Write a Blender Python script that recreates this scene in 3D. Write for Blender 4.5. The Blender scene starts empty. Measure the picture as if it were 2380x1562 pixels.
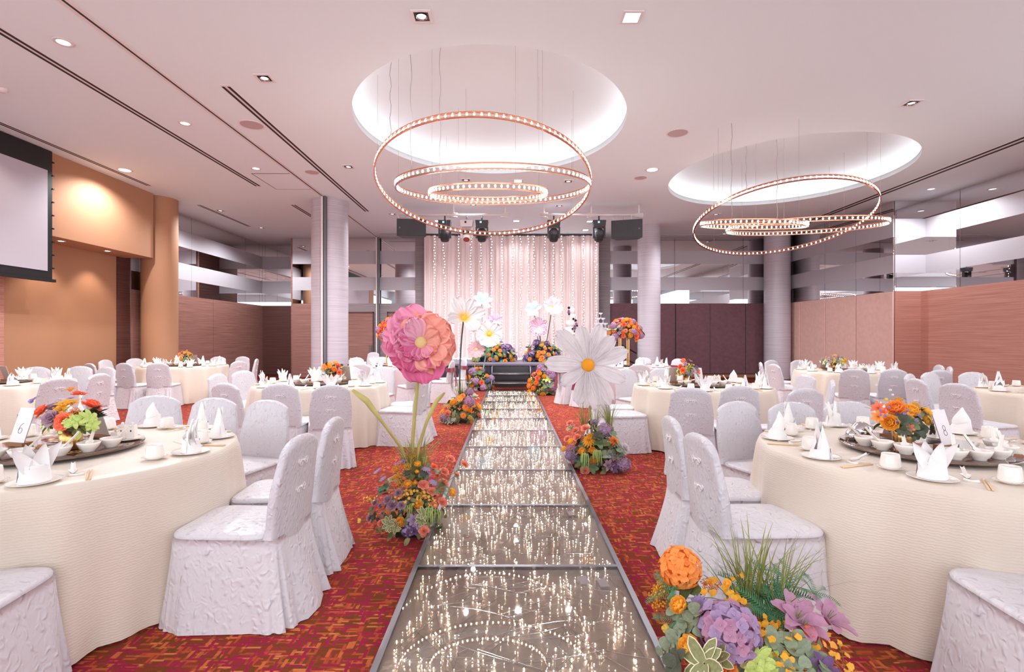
import bpy, math, random
from mathutils import Vector, Matrix, Quaternion
R_ = math.radians
PI = math.pi
rnd = random.Random(7)
C = bpy.context.scene.collection
S = bpy.context.scene

# ------------------------------------------------------------------ camera, world, lights, exposure
FPX, VX, VY, HC = 1170.0, 1183.0, 783.0, 1.42      # focal length in pixels, vanishing point, eye height
cam_d = bpy.data.cameras.new('camera')
cam = bpy.data.objects.new('camera', cam_d)
C.objects.link(cam)
cam_d.sensor_width = 36.0
cam_d.lens = FPX / 2380.0 * 36.0
cam_d.shift_x = 7.0 / 2380.0
cam_d.shift_y = 2.0 / 2380.0
cam_d.clip_start = 0.05
cam.location = (0, 0, HC)
cam.rotation_euler = (R_(90), 0, 0)
S.camera = cam
S.view_settings.view_transform = 'Standard'
S.view_settings.look = 'None'
S.view_settings.gamma = 1.0
S.view_settings.use_curve_mapping = False
S.view_settings.exposure = 0.07
S.cycles.max_bounces = 8
S.cycles.diffuse_bounces = 5
S.cycles.glossy_bounces = 5
S.cycles.transmission_bounces = 4
S.cycles.transparent_max_bounces = 8
S.cycles.sample_clamp_indirect = 6.0
S.cycles.caustics_reflective = False
S.cycles.caustics_refractive = False

W_ = bpy.data.worlds.new('world')
S.world = W_
W_.use_nodes = True
W_.node_tree.nodes['Background'].inputs[0].default_value = (0.80, 0.86, 1.0, 1)
W_.node_tree.nodes['Background'].inputs[1].default_value = 0.5

def area_light(name, loc, rot, sx, sy, energy, col):
    l = bpy.data.lights.new(name, 'AREA')
    l.shape = 'RECTANGLE'; l.size = sx; l.size_y = sy; l.energy = energy; l.color = col
    o = bpy.data.objects.new(name, l); o.location = loc; o.rotation_euler = rot
    C.objects.link(o)
    return o
# added soft fill, set at unseen openings behind and beside the camera
area_light('window_light', (0.6, -3.6, 2.5), (R_(90), 0, 0), 18.0, 3.6, 560, (0.93, 0.96, 1.0))
area_light('window_light', (-9.1, -0.4, 2.6), (R_(90), 0, R_(-90)), 6.0, 3.2, 260, (0.93, 0.96, 1.0))
area_light('window_light', (10.4, 3.0, 2.6), (R_(90), 0, R_(90)), 7.0, 3.4, 200, (0.93, 0.95, 1.0))

# ------------------------------------------------------------------ small helpers
def lin(c):
    c = c / 255.0
    return c / 12.92 if c <= 0.04045 else ((c + 0.055) / 1.055) ** 2.4
def rgb(r, g, b):
    return (lin(r), lin(g), lin(b), 1.0)
def at(px, py, d):
    """photo pixel plus distance along the room -> point in the room"""
    return Vector(((px - VX) * d / FPX, d, HC - (py - VY) * d / FPX))

class MB:
    """collects geometry, links it as one mesh object"""
    def __init__(s): s.v = []; s.f = []; s.m = []
    def add(s, vs, fs, M=None, mi=0):
        o = len(s.v)
        if M is not None: vs = [M @ Vector(p) for p in vs]
        s.v.extend([tuple(p) for p in vs])
        for f in fs:
            s.f.append(tuple(i + o for i in f)); s.m.append(mi)
        return s
    def box(s, x0, x1, y0, y1, z0, z1, M=None, mi=0):
        vs = [(x0,y0,z0),(x1,y0,z0),(x1,y1,z0),(x0,y1,z0),(x0,y0,z1),(x1,y0,z1),(x1,y1,z1),(x0,y1,z1)]
        fs = [(3,2,1,0),(4,5,6,7),(0,1,5,4),(1,2,6,5),(2,3,7,6),(3,0,4,7)]
        return s.add(vs, fs, M, mi)
    def grid(s, fn, nu, nv, M=None, mi=0, wrap=False):
        vs = []; fs = []
        cu = nu if wrap else nu + 1
        for j in range(nv + 1):
            for i in range(cu): vs.append(fn(i / nu, j / nv))
        for j in range(nv):
            for i in range(nu):
                a = j * cu + i; b = j * cu + (i + 1) % cu
                fs.append((a, b, b + cu, a + cu))
        return s.add(vs, fs, M, mi)
    def lathe(s, prof, n=24, M=None, mi=0, sx=1.0, sy=1.0):
        def fn(u, v):
            k = min(int(v * (len(prof) - 1) + 1e-6), len(prof) - 1)
            r, z = prof[k]
            return (r * math.cos(2*PI*u) * sx, r * math.sin(2*PI*u) * sy, z)
        return s.grid(fn, n, len(prof) - 1, M, mi, True)
    def disc(s, r, z, n=24, M=None, mi=0, down=False):
        vs = [(r*math.cos(2*PI*i/n), r*math.sin(2*PI*i/n), z) for i in range(n)]
        f = tuple(range(n))
        return s.add(vs, [f[::-1] if down else f], M, mi)
    def tube(s, pts, rad, n=6, M=None, mi=0, caps=True):
        pts = [Vector(p) for p in pts]
        k = len(pts)
        rs = rad if isinstance(rad, (list, tuple)) else [rad] * k
        vs = []; fs = []; prev = None
        for i, p in enumerate(pts):
            t = (pts[min(i+1, k-1)] - pts[max(i-1, 0)])
            t = t.normalized() if t.length > 1e-9 else Vector((0,0,1))
            a = Vector((0,0,1)) if abs(t.z) < 0.9 else Vector((1,0,0))
            if prev is not None: a = prev
            b = t.cross(a)
            b = b.normalized() if b.length > 1e-6 else Vector((1,0,0))
            a = b.cross(t).normalized(); prev = a
            for q in range(n):
                an = 2*PI*q/n
                vs.append(p + (a*math.cos(an) + b*math.sin(an)) * rs[i])
        for i in range(k-1):
            for q in range(n):
                fs.append((i*n+q, i*n+(q+1)%n, (i+1)*n+(q+1)%n, (i+1)*n+q))
        if caps:
            fs.append(tuple(range(n))[::-1]); fs.append(tuple((k-1)*n+q for q in range(n)))
        return s.add(vs, fs, M, mi)
    def ball(s, c, r, n=8, m=5, M=None, mi=0, sz=1.0):
        def fn(u, v):
            th = PI * (v * 0.998 + 0.001)
            return (c[0]+r*math.sin(th)*math.cos(2*PI*u), c[1]+r*math.sin(th)*math.sin(2*PI*u), c[2]-r*sz*math.cos(th))
        return s.grid(fn, n, m, M, mi, True)
    def ico(s, c, r, mi=0):
        c = Vector(c)
        vs = [c+Vector(d)*r for d in ((1,0,0),(-1,0,0),(0,1,0),(0,-1,0),(0,0,1),(0,0,-1))]
        fs = [(0,2,4),(2,1,4),(1,3,4),(3,0,4),(2,0,5),(1,2,5),(3,1,5),(0,3,5)]
        return s.add(vs, fs, None, mi)
    def mesh(s, name, mats, smooth=True):
        me = bpy.data.meshes.new(name)
        me.from_pydata(s.v, [], s.f)
        for m in (mats if isinstance(mats, (list, tuple)) else [mats]): me.materials.append(m)
        me.polygons.foreach_set('material_index', s.m)
        me.polygons.foreach_set('use_smooth', [smooth] * len(s.f))
        me.update()
        return me

def obj(name, me, parent=None, loc=None, rot=None, scale=None, mats=None, smooth=True):
    if isinstance(me, MB): me = me.mesh(name, mats, smooth)
    o = bpy.data.objects.new(name, me)
    C.objects.link(o)
    if parent is not None: o.parent = parent
    if loc is not None: o.location = loc
    if rot is not None:
        if isinstance(rot, Quaternion):
            o.rotation_mode = 'QUATERNION'; o.rotation_quaternion = rot
        else: o.rotation_euler = rot
    if scale is not None: o.scale = scale if not isinstance(scale, (int, float)) else (scale,)*3
    return o
def tag(o, label, cat, group=None):
    o['label'] = label; o['category'] = cat
    if group: o['group'] = group
    return o
def thing(name, label, cat, loc=(0,0,0), rz=0.0, group=None):
    o = bpy.data.objects.new(name, None)
    o.empty_display_size = 0.1
    o.location = loc; o.rotation_euler = (0,0,rz)
    C.objects.link(o)
    return tag(o, label, cat, group)
def struct(o):
    o['kind'] = 'structure'; return o
def stuff(o):
    o['kind'] = 'stuff'; return o
def face(d, up='Y'):
    return Vector(d).normalized().to_track_quat('Z', up)

# ------------------------------------------------------------------ materials
def new_mat(name):
    m = bpy.data.materials.new(name); m.use_nodes = True
    nt = m.node_tree
    return m, nt, nt.nodes['Principled BSDF']
def mat(name, col, rough=0.6, metal=0.0, spec=0.5, sheen=0.0, trans=0.0, bump=None, var=0.0, coat=0.0, emit=None, estr=0.0, sub=0.0):
    m, nt, b = new_mat(name)
    b.inputs['Base Color'].default_value = col
    b.inputs['Roughness'].default_value = rough
    b.inputs['Metallic'].default_value = metal
    b.inputs['Specular IOR Level'].default_value = spec
    b.inputs['Sheen Weight'].default_value = sheen
    b.inputs['Coat Weight'].default_value = coat
    if emit: 
        b.inputs['Emission Color'].default_value = emit; b.inputs['Emission Strength'].default_value = estr
    if var > 0:
        tc = nt.nodes.new('ShaderNodeTexCoord'); n = nt.nodes.new('ShaderNodeTexNoise'); n.inputs['Scale'].default_value = 9
        nt.links.new(tc.outputs['Object'], n.inputs['Vector'])
        r = nt.nodes.new('ShaderNodeMapRange'); r.inputs[1].default_value = .3; r.inputs[2].default_value = .7
        r.inputs[3].default_value = 1-var; r.inputs[4].default_value = 1+var
        nt.links.new(n.outputs[0], r.inputs[0])
        mx = nt.nodes.new('ShaderNodeVectorMath'); mx.operation = 'SCALE'; mx.inputs[0].default_value = col[:3]
        nt.links.new(r.outputs[0], mx.inputs['Scale']); nt.links.new(mx.outputs[0], b.inputs['Base Color'])
    if bump:
        kind, scale, strength, dist = bump
        add_bump(nt, b, kind, scale, strength, dist)
    return m
def add_bump(nt, b, kind, scale, strength, dist, coord='Object', stretch=(1,1,1)):
    tc = nt.nodes.new('ShaderNodeTexCoord'); mp = nt.nodes.new('ShaderNodeMapping'); mp.inputs['Scale'].default_value = stretch
    nt.links.new(tc.outputs[coord], mp.inputs[0])
    if kind == 'noise':
        t = nt.nodes.new('ShaderNodeTexNoise'); t.inputs['Scale'].default_value = scale; t.inputs['Detail'].default_value = 5; out = t.outputs[0]
    elif kind == 'crinkle':
        t = nt.nodes.new('ShaderNodeTexNoise'); t.noise_type = 'RIDGED_MULTIFRACTAL'; t.inputs['Scale'].default_value = scale
        t.inputs['Detail'].default_value = 3; t.inputs['Distortion'].default_value = .6; out = t.outputs[0]
    elif kind == 'wave':
        t = nt.nodes.new('ShaderNodeTexWave'); t.bands_direction = 'Z'; t.inputs['Scale'].default_value = scale
        t.inputs['Distortion'].default_value = 4.5; t.inputs['Detail'].default_value = 2; t.inputs['Detail Scale'].default_value = 1.8
        out = t.outputs['Fac']
    nt.links.new(mp.outputs[0], t.inputs['Vector'])
    bp = nt.nodes.new('ShaderNodeBump'); bp.inputs['Strength'].default_value = strength; bp.inputs['Distance'].default_value = dist
    nt.links.new(out, bp.inputs['Height']); nt.links.new(bp.outputs[0], b.inputs['Normal'])
def grain_mat(name, c1, c2, rough=0.5, zs=60, hs=0.8):
    """wood veneer with a fine horizontal grain"""
    m, nt, b = new_mat(name)
    tc = nt.nodes.new('ShaderNodeTexCoord'); mp = nt.nodes.new('ShaderNodeMapping'); mp.inputs['Scale'].default_value = (hs, hs, zs)
    nt.links.new(tc.outputs['Object'], mp.inputs[0])
    n = nt.nodes.new('ShaderNodeTexNoise'); n.inputs['Scale'].default_value = 1.0; n.inputs['Detail'].default_value = 6; n.inputs['Roughness'].default_value = .65
    nt.links.new(mp.outputs[0], n.inputs['Vector'])
    r = nt.nodes.new('ShaderNodeValToRGB'); r.color_ramp.elements[0].position = .36; r.color_ramp.elements[1].position = .66
    r.color_ramp.elements[0].color = c1; r.color_ramp.elements[1].color = c2
    nt.links.new(n.outputs[0], r.inputs[0]); nt.links.new(r.outputs[0], b.inputs['Base Color'])
    b.inputs['Roughness'].default_value = rough
    return m
def glow(name, col, s):
    m = bpy.data.materials.new(name); m.use_nodes = True
    nt = m.node_tree; nt.nodes.clear()
    e = nt.nodes.new('ShaderNodeEmission'); e.inputs[0].default_value = col; e.inputs[1].default_value = s
    o = nt.nodes.new('ShaderNodeOutputMaterial'); nt.links.new(e.outputs[0], o.inputs[0])
    return m
def quiet(m):
    m.cycles.emission_sampling = 'NONE'; return m

M_ = {}
M_['ceiling'] = mat('ceiling_paint', (.775,.85,.885,1), .8)
M_['tan'] = mat('tan_plaster', rgb(178,130,98), .75, bump=('noise', 60, .12, .004))
M_['wood'] = grain_mat('veneer_brown', rgb(128,88,80), rgb(168,122,110))
M_['wood_red'] = grain_mat('veneer_red_brown', rgb(176,118,104), rgb(208,154,138))
M_['wood_grey'] = grain_mat('veneer_grey', rgb(132,120,124), rgb(168,156,160))
M_['wood_dark'] = grain_mat('veneer_dark', rgb(76,44,38), rgb(104,64,58))
M_['column'] = grain_mat('column_veneer', rgb(178,170,179), rgb(206,197,205), .36, 60, .5)
M_['plum'] = mat('plum_fabric', rgb(104,68,76), .85, sheen=.25, bump=('noise', 220, .25, .004), var=.12)  # padded panels of the facing wall, the darker tone
M_['rose_fabric'] = mat('rose_fabric', rgb(228,186,174), .85, sheen=.2, bump=('noise', 220, .2, .004), var=.05)  # padded panels of the angled wall, the paler tone
M_['mirror'] = mat('mirror', (.80,.78,.79,1), .015, 1.0)
M_['frost'] = mat('frosted_mirror', rgb(188,183,190), .5, .12)
M_['joint'] = mat('joint_bronze', rgb(120,96,90), .4, .4)
M_['black'] = mat('black', rgb(22,22,24), .5)
M_['charcoal'] = mat('charcoal', rgb(58,58,62), .55, bump=('noise', 300, .3, .003))
M_['slot'] = mat('vent_dark', rgb(40,34,36), .8)
M_['white_metal'] = mat('white_metal', rgb(226,214,214), .45)
M_['screen'] = mat('screen_white', rgb(190,184,194), .7)
M_['alu'] = mat('aluminium', rgb(120,118,124), .34, .85)
M_['steel'] = mat('steel', rgb(210,208,210), .12, 1.0)
M_['copper'] = mat('copper', rgb(206,140,112), .25, .9)
M_['gold'] = mat('brushed_gold', rgb(206,156,96), .26, .95, bump=('noise', 40, .05, .002))
M_['ceramic'] = mat('ceramic', rgb(240,233,226), .2, spec=.5, coat=.3)
M_['napkin'] = mat('napkin_linen', rgb(238,235,233), .8, bump=('noise', 500, .08, .001))
M_['wire'] = mat('wire_grey', rgb(168,152,152), .5)
M_['stage_top'] = mat('stage_top', rgb(120,110,128), .6)
M_['stage_skirt'] = mat('stage_skirt', rgb(68,60,78), .8, sheen=.2)
M_['curtain'] = mat('curtain_voile', rgb(232,214,212), .8, sheen=.2)
M_['sash'] = mat('sash_burgundy', rgb(134,30,56), .45, sheen=.3)
M_['bamboo'] = mat('bamboo', rgb(232,200,160), .5)
M_['paper'] = mat('card_paper', rgb(236,226,226), .7)
M_['card_back'] = mat('card_back', rgb(176,156,148), .7)
M_['ink'] = mat('ink', rgb(62,54,58), .7)
M_['base_wood'] = mat('card_base_wood', rgb(150,104,66), .5)
M_['smoked'] = mat('smoked_glass', rgb(92,64,48), .06, 0, .9, coat=.6)
M_['frog'] = mat('frog_trim', rgb(236,228,230), .4)
M_['stem_green'] = mat('stem_green', rgb(150,150,90), .6)
M_['stem_olive'] = mat('stem_olive', rgb(178,166,98), .6, var=.15)
M_['stem_dark'] = mat('stem_dark', rgb(70,76,76), .6)
M_['stem_teal'] = mat('stem_teal', rgb(140,170,160), .6)
M_['led'] = quiet(glow('fairy_led', (1.0,.90,.78,1), 14))
M_['bulb'] = (glow('warm_bulb', (1.0,.88,.80,1), 48))
M_['string_led'] = quiet(glow('string_led', (1.0,.95,.92,1), 6))
M_['cove'] = glow('cove_strip', (1.0,.95,.96,1), 34)
M_['lens'] = quiet(glow('lamp_lens', (1.0,.97,.95,1), 9))
M_['lens_dim'] = quiet(glow('lamp_lens_dim', (1.0,.96,.93,1), 2.2))
M_['lcd'] = quiet(glow('lcd', (.45,.85,.95,1), 1.2))

def cloth_mat(name, col, kind, scale, strength, dist, rough=.42, stretch=(1,1,1), sheen=.15):
    m, nt, b = new_mat(name)
    b.inputs['Base Color'].default_value = col; b.inputs['Roughness'].default_value = rough
    b.inputs['Sheen Weight'].default_value = sheen; b.inputs['Specular IOR Level'].default_value = .45
    add_bump(nt, b, kind, scale, strength, dist, 'Object', stretch)
    return m
M_['chair'] = cloth_mat('crushed_taffeta', rgb(217,213,217), 'crinkle', 31, 1.0, .0105, .40, (1,1,.8))
M_['chair_back'] = cloth_mat('crushed_taffeta_fine', rgb(204,200,205), 'crinkle', 46, 1.0, .0085, .36, (1,1,.6))
M_['cloth'] = cloth_mat('cream_satin', rgb(222,208,192), 'wave', 26, .22, .003, .42)
M_['cloth_mauve'] = cloth_mat('mauve_satin', rgb(206,182,184), 'noise', 90, .3, .004, .45)

def carpet():
    m, nt, b = new_mat('carpet')
    N = nt.nodes.new; L = nt.links.new
    tc = N('ShaderNodeTexCoord')
    def mapped(sc, loc=(0,0,0)):
        q = N('ShaderNodeMapping'); q.inputs['Scale'].default_value = sc; q.inputs['Location'].default_value = loc
        L(tc.outputs['Object'], q.inputs[0]); return q.outputs[0]
    def noise(sc, scale, det=3, loc=(0,0,0)):
        n = N('ShaderNodeTexNoise'); n.inputs['Scale'].default_value = scale; n.inputs['Detail'].default_value = det
        L(mapped(sc, loc), n.inputs['Vector']); return n.outputs[0]
    def step(v, a, c):
        r = N('ShaderNodeMapRange'); r.inputs[1].default_value = a; r.inputs[2].default_value = c; L(v, r.inputs[0]); return r.outputs[0]
    def mix(f, c1, c2):
        x = N('ShaderNodeMix'); x.data_type = 'RGBA'; L(f, x.inputs[0])
        for i, c in ((6, c1), (7, c2)):
            if isinstance(c, tuple): x.inputs[i].default_value = c
            else: L(c, x.inputs[i])
        return x.outputs[2]
    base = mix(step(noise((5,52,1), 1.0, 4), .42, .58), rgb(110,66,32), rgb(140,56,42))
    mag = noise((3,24,1), 1.3, 3, (3,1,0))
    c = mix(step(mag, .57, .65), base, rgb(160,40,64))
    # interlocking short strokes, along and across
    for sc, loc, col, lo in (((11,58,1),(0,0,0),rgb(182,88,48),.64), ((60,13,1),(5,2,0),rgb(180,74,52),.62), ((14,66,1),(9,4,0),rgb(206,120,72),.72), ((48,15,1),(3,9,0),rgb(196,104,58),.72), ((9,50,1),(2,7,0),rgb(152,38,64),.60), ((52,11,1),(1,5,0),rgb(152,40,66),.66)):
        v = N('ShaderNodeTexVoronoi'); v.inputs['Scale'].default_value = 1.0; v.distance = 'CHEBYCHEV'; v.inputs['Randomness'].default_value = .9
        L(mapped(sc, loc), v.inputs['Vector'])
        dots = step(v.outputs['Color'], lo, lo+.02)
        inner = step(v.outputs['Distance'], .46, .34)
        mu = N('ShaderNodeMath'); mu.operation = 'MULTIPLY'; L(dots, mu.inputs[0]); L(inner, mu.inputs[1])
        c = mix(mu.outputs[0], c, col)
    f = N('ShaderNodeTexNoise'); f.inputs['Scale'].default_value = 260; L(tc.outputs['Object'], f.inputs['Vector'])
    r = N('ShaderNodeMapRange'); r.inputs[3].default_value = .72; r.inputs[4].default_value = 1.28; L(f.outputs[0], r.inputs[0])
    vm = N('ShaderNodeVectorMath'); vm.operation = 'SCALE'; L(c, vm.inputs[0]); L(r.outputs[0], vm.inputs['Scale'])
    L(vm.outputs[0], b.inputs['Base Color'])
    bp = N('ShaderNodeBump'); bp.inputs['Strength'].default_value = .5; bp.inputs['Distance'].default_value = .006
    L(f.outputs[0], bp.inputs['Height']); L(bp.outputs[0], b.inputs['Normal'])
    b.inputs['Roughness'].default_value = .95; b.inputs['Specular IOR Level'].default_value = .1
    return m
M_['carpet'] = carpet()

def pane_mat():
    m = bpy.data.materials.new('runway_glass'); m.use_nodes = True
    nt = m.node_tree; nt.nodes.clear()
    t = nt.nodes.new('ShaderNodeBsdfTransparent'); t.inputs[0].default_value = (.97,.96,.95,1)
    g = nt.nodes.new('ShaderNodeBsdfGlossy'); g.inputs['Roughness'].default_value = .02
    fr = nt.nodes.new('ShaderNodeFresnel'); fr.inputs[0].default_value = 1.45
    mx = nt.nodes.new('ShaderNodeMixShader'); o = nt.nodes.new('ShaderNodeOutputMaterial')
    nt.links.new(fr.outputs[0], mx.inputs[0]); nt.links.new(t.outputs[0], mx.inputs[1]); nt.links.new(g.outputs[0], mx.inputs[2])
    nt.links.new(mx.outputs[0], o.inputs[0])
    return m
M_['pane'] = pane_mat()
def foil_mat():
    m, nt, b = new_mat('runway_foil')
    b.inputs['Base Color'].default_value = rgb(226,208,192); b.inputs['Metallic'].default_value = .45; b.inputs['Roughness'].default_value = .16
    add_bump(nt, b, 'noise', 5.5, .35, .05)
    return m
M_['foil'] = foil_mat()

# ------------------------------------------------------------------ the room
CZ = 4.92
LOW = 2.60                         # top of the panelling, mirrors above
COVES = [(-0.30, 8.40, 2.20, 2.38), (5.95, 11.00, 2.35, 2.42)]
struct(obj('floor', MB().box(-13, 12, -4.2, 19.6, -.1, 0), mats=M_['carpet']))

def build_ceiling():
    import bmesh
    bm = bmesh.new()
    edges = []
    def loop(pts):
        vs = [bm.verts.new((x, y, CZ)) for x, y in pts]
        for i in range(len(vs)): edges.append(bm.edges.new((vs[i], vs[(i+1) % len(vs)])))
    loop([(-13,-4.2),(12,-4.2),(12,19.6),(-13,19.6)])
    for cx, cy, rx, ry in COVES:
        loop([(cx+rx*math.cos(2*PI*i/96), cy+ry*math.sin(2*PI*i/96)) for i in range(96)])
    bmesh.ops.triangle_fill(bm, use_beauty=True, edges=edges)
    for f in bm.faces:
        if f.normal.z > 0: f.normal_flip()
    me = bpy.data.meshes.new('ceiling'); bm.to_mesh(me); bm.free()
    me.materials.append(M_['ceiling'])
    struct(obj('ceiling', me))
build_ceiling()
for k, (cx, cy, rx, ry) in enumerate(COVES):
    prof = [(0,0),(0,.10),(.14,.10),(.14,.24),(.08,.36),(-.12,.46),(-.5,.54),(-1.1,.58),(-1.7,.59),(-rx+.001,.59)]
    def fn(u, v, prof=prof):
        q = prof[min(int(v*(len(prof)-1)+1e-6), len(prof)-1)]
        return ((rx+q[0])*math.cos(2*PI*u), (ry+(q[0] if q[0] > -2 else -ry+.001))*math.sin(2*PI*u), q[1])
    cv = struct(obj('cove', MB().grid(fn, 96, len(prof)-1, wrap=True), loc=(cx, cy, CZ), mats=M_['ceiling']))
    def fs(u, v):
        return ((rx+.10+.02*v)*math.cos(2*PI*u), (ry+.10+.02*v)*math.sin(2*PI*u), .112)
    obj('cove_strip', MB().grid(fs, 96, 1, wrap=True), cv, mats=M_['cove'])

# ---- columns
def column(name, x, y, r, m, z1=CZ):
    mb = MB().lathe([(r,0),(r,z1)], 48)
    return struct(obj(name, mb, loc=(x,y,0), mats=m))
column('column', -8.88, 12.8, .40, M_['tan'])
colT = column('column', -4.63, 13.02, .455, M_['column'])
column('column', 4.42, 15.9, .353, M_['column'])
column('column', 9.16, 17.2, .41, M_['column'])

# ---- walls: panelling below, five strips of mirror and frosted mirror above
def wall_frame(name, p0, p1, z0=0.0, z1=CZ, thick=.12, m='joint'):
    """a wall from p0 to p1 (its front face on the line, room on the left of p0->p1 seen from above when sign>0)"""
    a = Vector((p0[0], p0[1], 0)); b = Vector((p1[0], p1[1], 0))
    L = (b-a).length; ang = math.atan2(b.y-a.y, b.x-a.x)
    w = struct(obj(name, MB().box(0, L, 0, thick, z0, z1), loc=a, rot=(0,0,ang), mats=M_[m] if isinstance(m, str) else m))
    return w, L
def mirrors(w, L, joints, z0=LOW, z1=CZ):
    js = [0] + [j for j in joints if 0 < j < L] + [L]
    h = (z1-z0)/5
    for i in range(len(js)-1):
        for k in range(5):
            g = .006
            fro = (k % 2 == 1)
            mb = MB().box(js[i]+g, js[i+1]-g, -.022 if not fro else -.024, -.002, z0+k*h, z0+(k+1)*h)
            obj('frosted_pane' if fro else 'mirror_pane', mb, w, mats=M_['frost' if fro else 'mirror'], smooth=False)
def panels(w, L, joints, m, z0=.0, z1=LOW, proud=.12, name='wood_panel', gap=.006):
    js = [0] + [j for j in joints if 0 < j < L] + [L]
    for i in range(len(js)-1):
        mb = MB().box(js[i]+gap, js[i+1]-gap, -proud, -.002, z0, z1-.004)
        if name == 'padded_panel':
            e = .02
            mb = MB().box(js[i]+gap, js[i+1]-gap, -proud+e, -.002, z0+.01, z1-.004)
            x0, x1 = js[i]+gap, js[i+1]-gap
            mb.add([(x0,-proud+e,z0+.01),(x1,-proud+e,z0+.01),(x1,-proud+e,z1-.004),(x0,-proud+e,z1-.004),
                    (x0+e,-proud,z0+.01+e),(x1-e,-proud,z0+.01+e),(x1-e,-proud,z1-.004-e),(x0+e,-proud,z1-.004-e)],
                   [(0,1,5,4),(1,2,6,5),(2,3,7,6),(3,0,4,7),(4,5,6,7)])
        obj(name, mb, w, mats=m, smooth=False)

# left: bulkhead over a tan niche, then a mirrored wall running back to an alcove
struct(obj('wall_left', MB().box(-9.9, -8.69, 3.2, 12.3, 3.344, CZ), mats=M_['tan'], smooth=False))
nw = struct(obj('wall_left', MB().box(-9.6, -9.40, 3.2, 12.45, 0, 3.344), mats=M_['tan'], smooth=False))
obj('wood_panel', MB().box(-9.4, -9.36, 6.0, 9.33, 0, 3.344), nw, mats=M_['wood_red'], smooth=False)
obj('wood_panel', MB().box(-9.4, -9.37, 12.05, 12.45, 0, 3.344), nw, mats=M_['wood_dark'], smooth=False)
w, L = wall_frame('wall_left', (-9.37, 12.46), (-9.37, 19.1))
mirrors(w, L, [2.36, 5.38, 6.4]); panels(w, L, [3.4, 5.38], M_['wood'], proud=.05)
w, L = wall_frame('wall_back_left', (-9.35, 19.1), (-7.66, 19.1))
mirrors(w, L, []); panels(w, L, [], M_['wood_dark'], proud=.05)
struct(obj('wall_back_left', MB().box(-7.72, -7.66, 17.83, 19.3, 0, CZ), mats=M_['wood'], smooth=False))
# facing wall left of the stage, brown and then grey veneer, with two doors
w, L = wall_frame('wall_back_left', (-7.65, 17.8), (-2.85, 17.8))
mirrors(w, L, [1.5, 2.98, 4.39])
panels(w, 1.5, [], M_['wood'], proud=.05); 
ww = w
for x0, x1, m in ((1.5, 4.39, 'wood_grey'), (4.39, 4.8, 'wood_grey')):
    obj('wood_panel', MB().box(x0, x1, -.05, -.002, 0, LOW if x1 < 4.5 else CZ), ww, mats=M_[m], smooth=False)
for n, (x0, x1) in enumerate(((1.78, 2.86), (3.40, 4.30))):
    d = struct(obj('door_%d' % (n+1), MB().box(-7.65+x0, -7.65+x1, 17.70, 17.748, .28, 2.26), mats=M_['wood'], smooth=False))
    obj('kick_plate', MB().box(-7.65+x0, -7.65+x1, 17.69, 17.748, .0, .28), d, mats=M_['alu'], smooth=False)
    for q in (x0-.03, x1):
        obj('door_frame', MB().box(-7.65+q, -7.65+q+.03, 17.68, 17.748, 0, 2.30), d, mats=M_['wood_dark'], smooth=False)
    obj('door_frame', MB().box(-7.65+x0-.03, -7.65+x1+.03, 17.68, 17.748, 2.262, 2.30), d, mats=M_['wood_dark'], smooth=False)
    hd = MB().box(-7.65+x1-.10, -7.65+x1-.04, 17.66, 17.70, .80, 1.12)
    obj('door_handle', hd, d, mats=M_['alu'], smooth=False)
# wall behind the curtain, with veneer strips left and right of it
struct(obj('wall_back', MB().box(-3.3, 3.6, 17.85, 17.95, 0, CZ), mats=M_['wood_grey'], smooth=False))
struct(obj('trim_1', MB().box(3.16, 3.56, 17.70, 17.84, 0, CZ), mats=M_['wood_grey'], smooth=False))
struct(obj('trim_2', MB().box(-3.28, -2.9, 17.62, 17.75, 0, CZ), mats=M_['wood_grey'], smooth=False))
# right of the stage: plum padded panels, mirrors above
w, L = wall_frame('wall_back_right', (3.57, 17.8), (9.72, 17.8))
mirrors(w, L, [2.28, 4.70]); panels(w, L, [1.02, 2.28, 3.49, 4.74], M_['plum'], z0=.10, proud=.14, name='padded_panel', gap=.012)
obj('skirting', MB().box(0, L, -.16, -.002, 0, .10), w, mats=M_['base_wood'], smooth=False)
# angled wall of rose padded panels
w, L = wall_frame('wall_right_angled', (9.66, 17.75), (9.92, 12.96))
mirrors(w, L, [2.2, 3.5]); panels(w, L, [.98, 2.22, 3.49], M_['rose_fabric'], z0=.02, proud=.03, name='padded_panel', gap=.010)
# return and right wall with red-brown veneer
w, L = wall_frame('wall_right', (9.92, 12.96), (10.76, 12.96))
mirrors(w, L, []); panels(w, L, [], M_['wood_red'], proud=.03)
w, L = wall_frame('wall_right', (10.73, 12.96), (10.73, 5.4))
mirrors(w, L, [1.01, 2.6, 5.2]); panels(w, L, [], M_['wood_red'], proud=.15)
struct(obj('wall_left', MB().box(-9.6, -9.4, -4.0, 3.2, 0, .6), mats=M_['ceiling'], smooth=False))  # unseen left wall, opening added above the sill to brighten the room
struct(obj('wall_left', MB().box(-9.6, -9.4, -4.0, 3.2, 4.4, CZ), mats=M_['ceiling'], smooth=False))
# unseen walls beside and behind the camera, with openings added to let light in
struct(obj('wall_right', MB().box(10.73, 10.85, -4.0, 5.4, 0, .9), mats=M_['ceiling'], smooth=False))
struct(obj('wall_near', MB().box(-13, 12, -4.1, -4.0, 0, .6), mats=M_['ceiling'], smooth=False))
struct(obj('wall_near', MB().box(-13, 12, -4.1, -4.0, 4.4, CZ), mats=M_['ceiling'], smooth=False))
for i in range(8):  # posts between the added rear openings
    x = -9.6 + i*2.9
    struct(obj('window_%d' % (i+1), MB().box(x-.12, x+.12, -4.1, -4.0, .6, 4.4), mats=M_['ceiling'], smooth=False))

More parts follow.
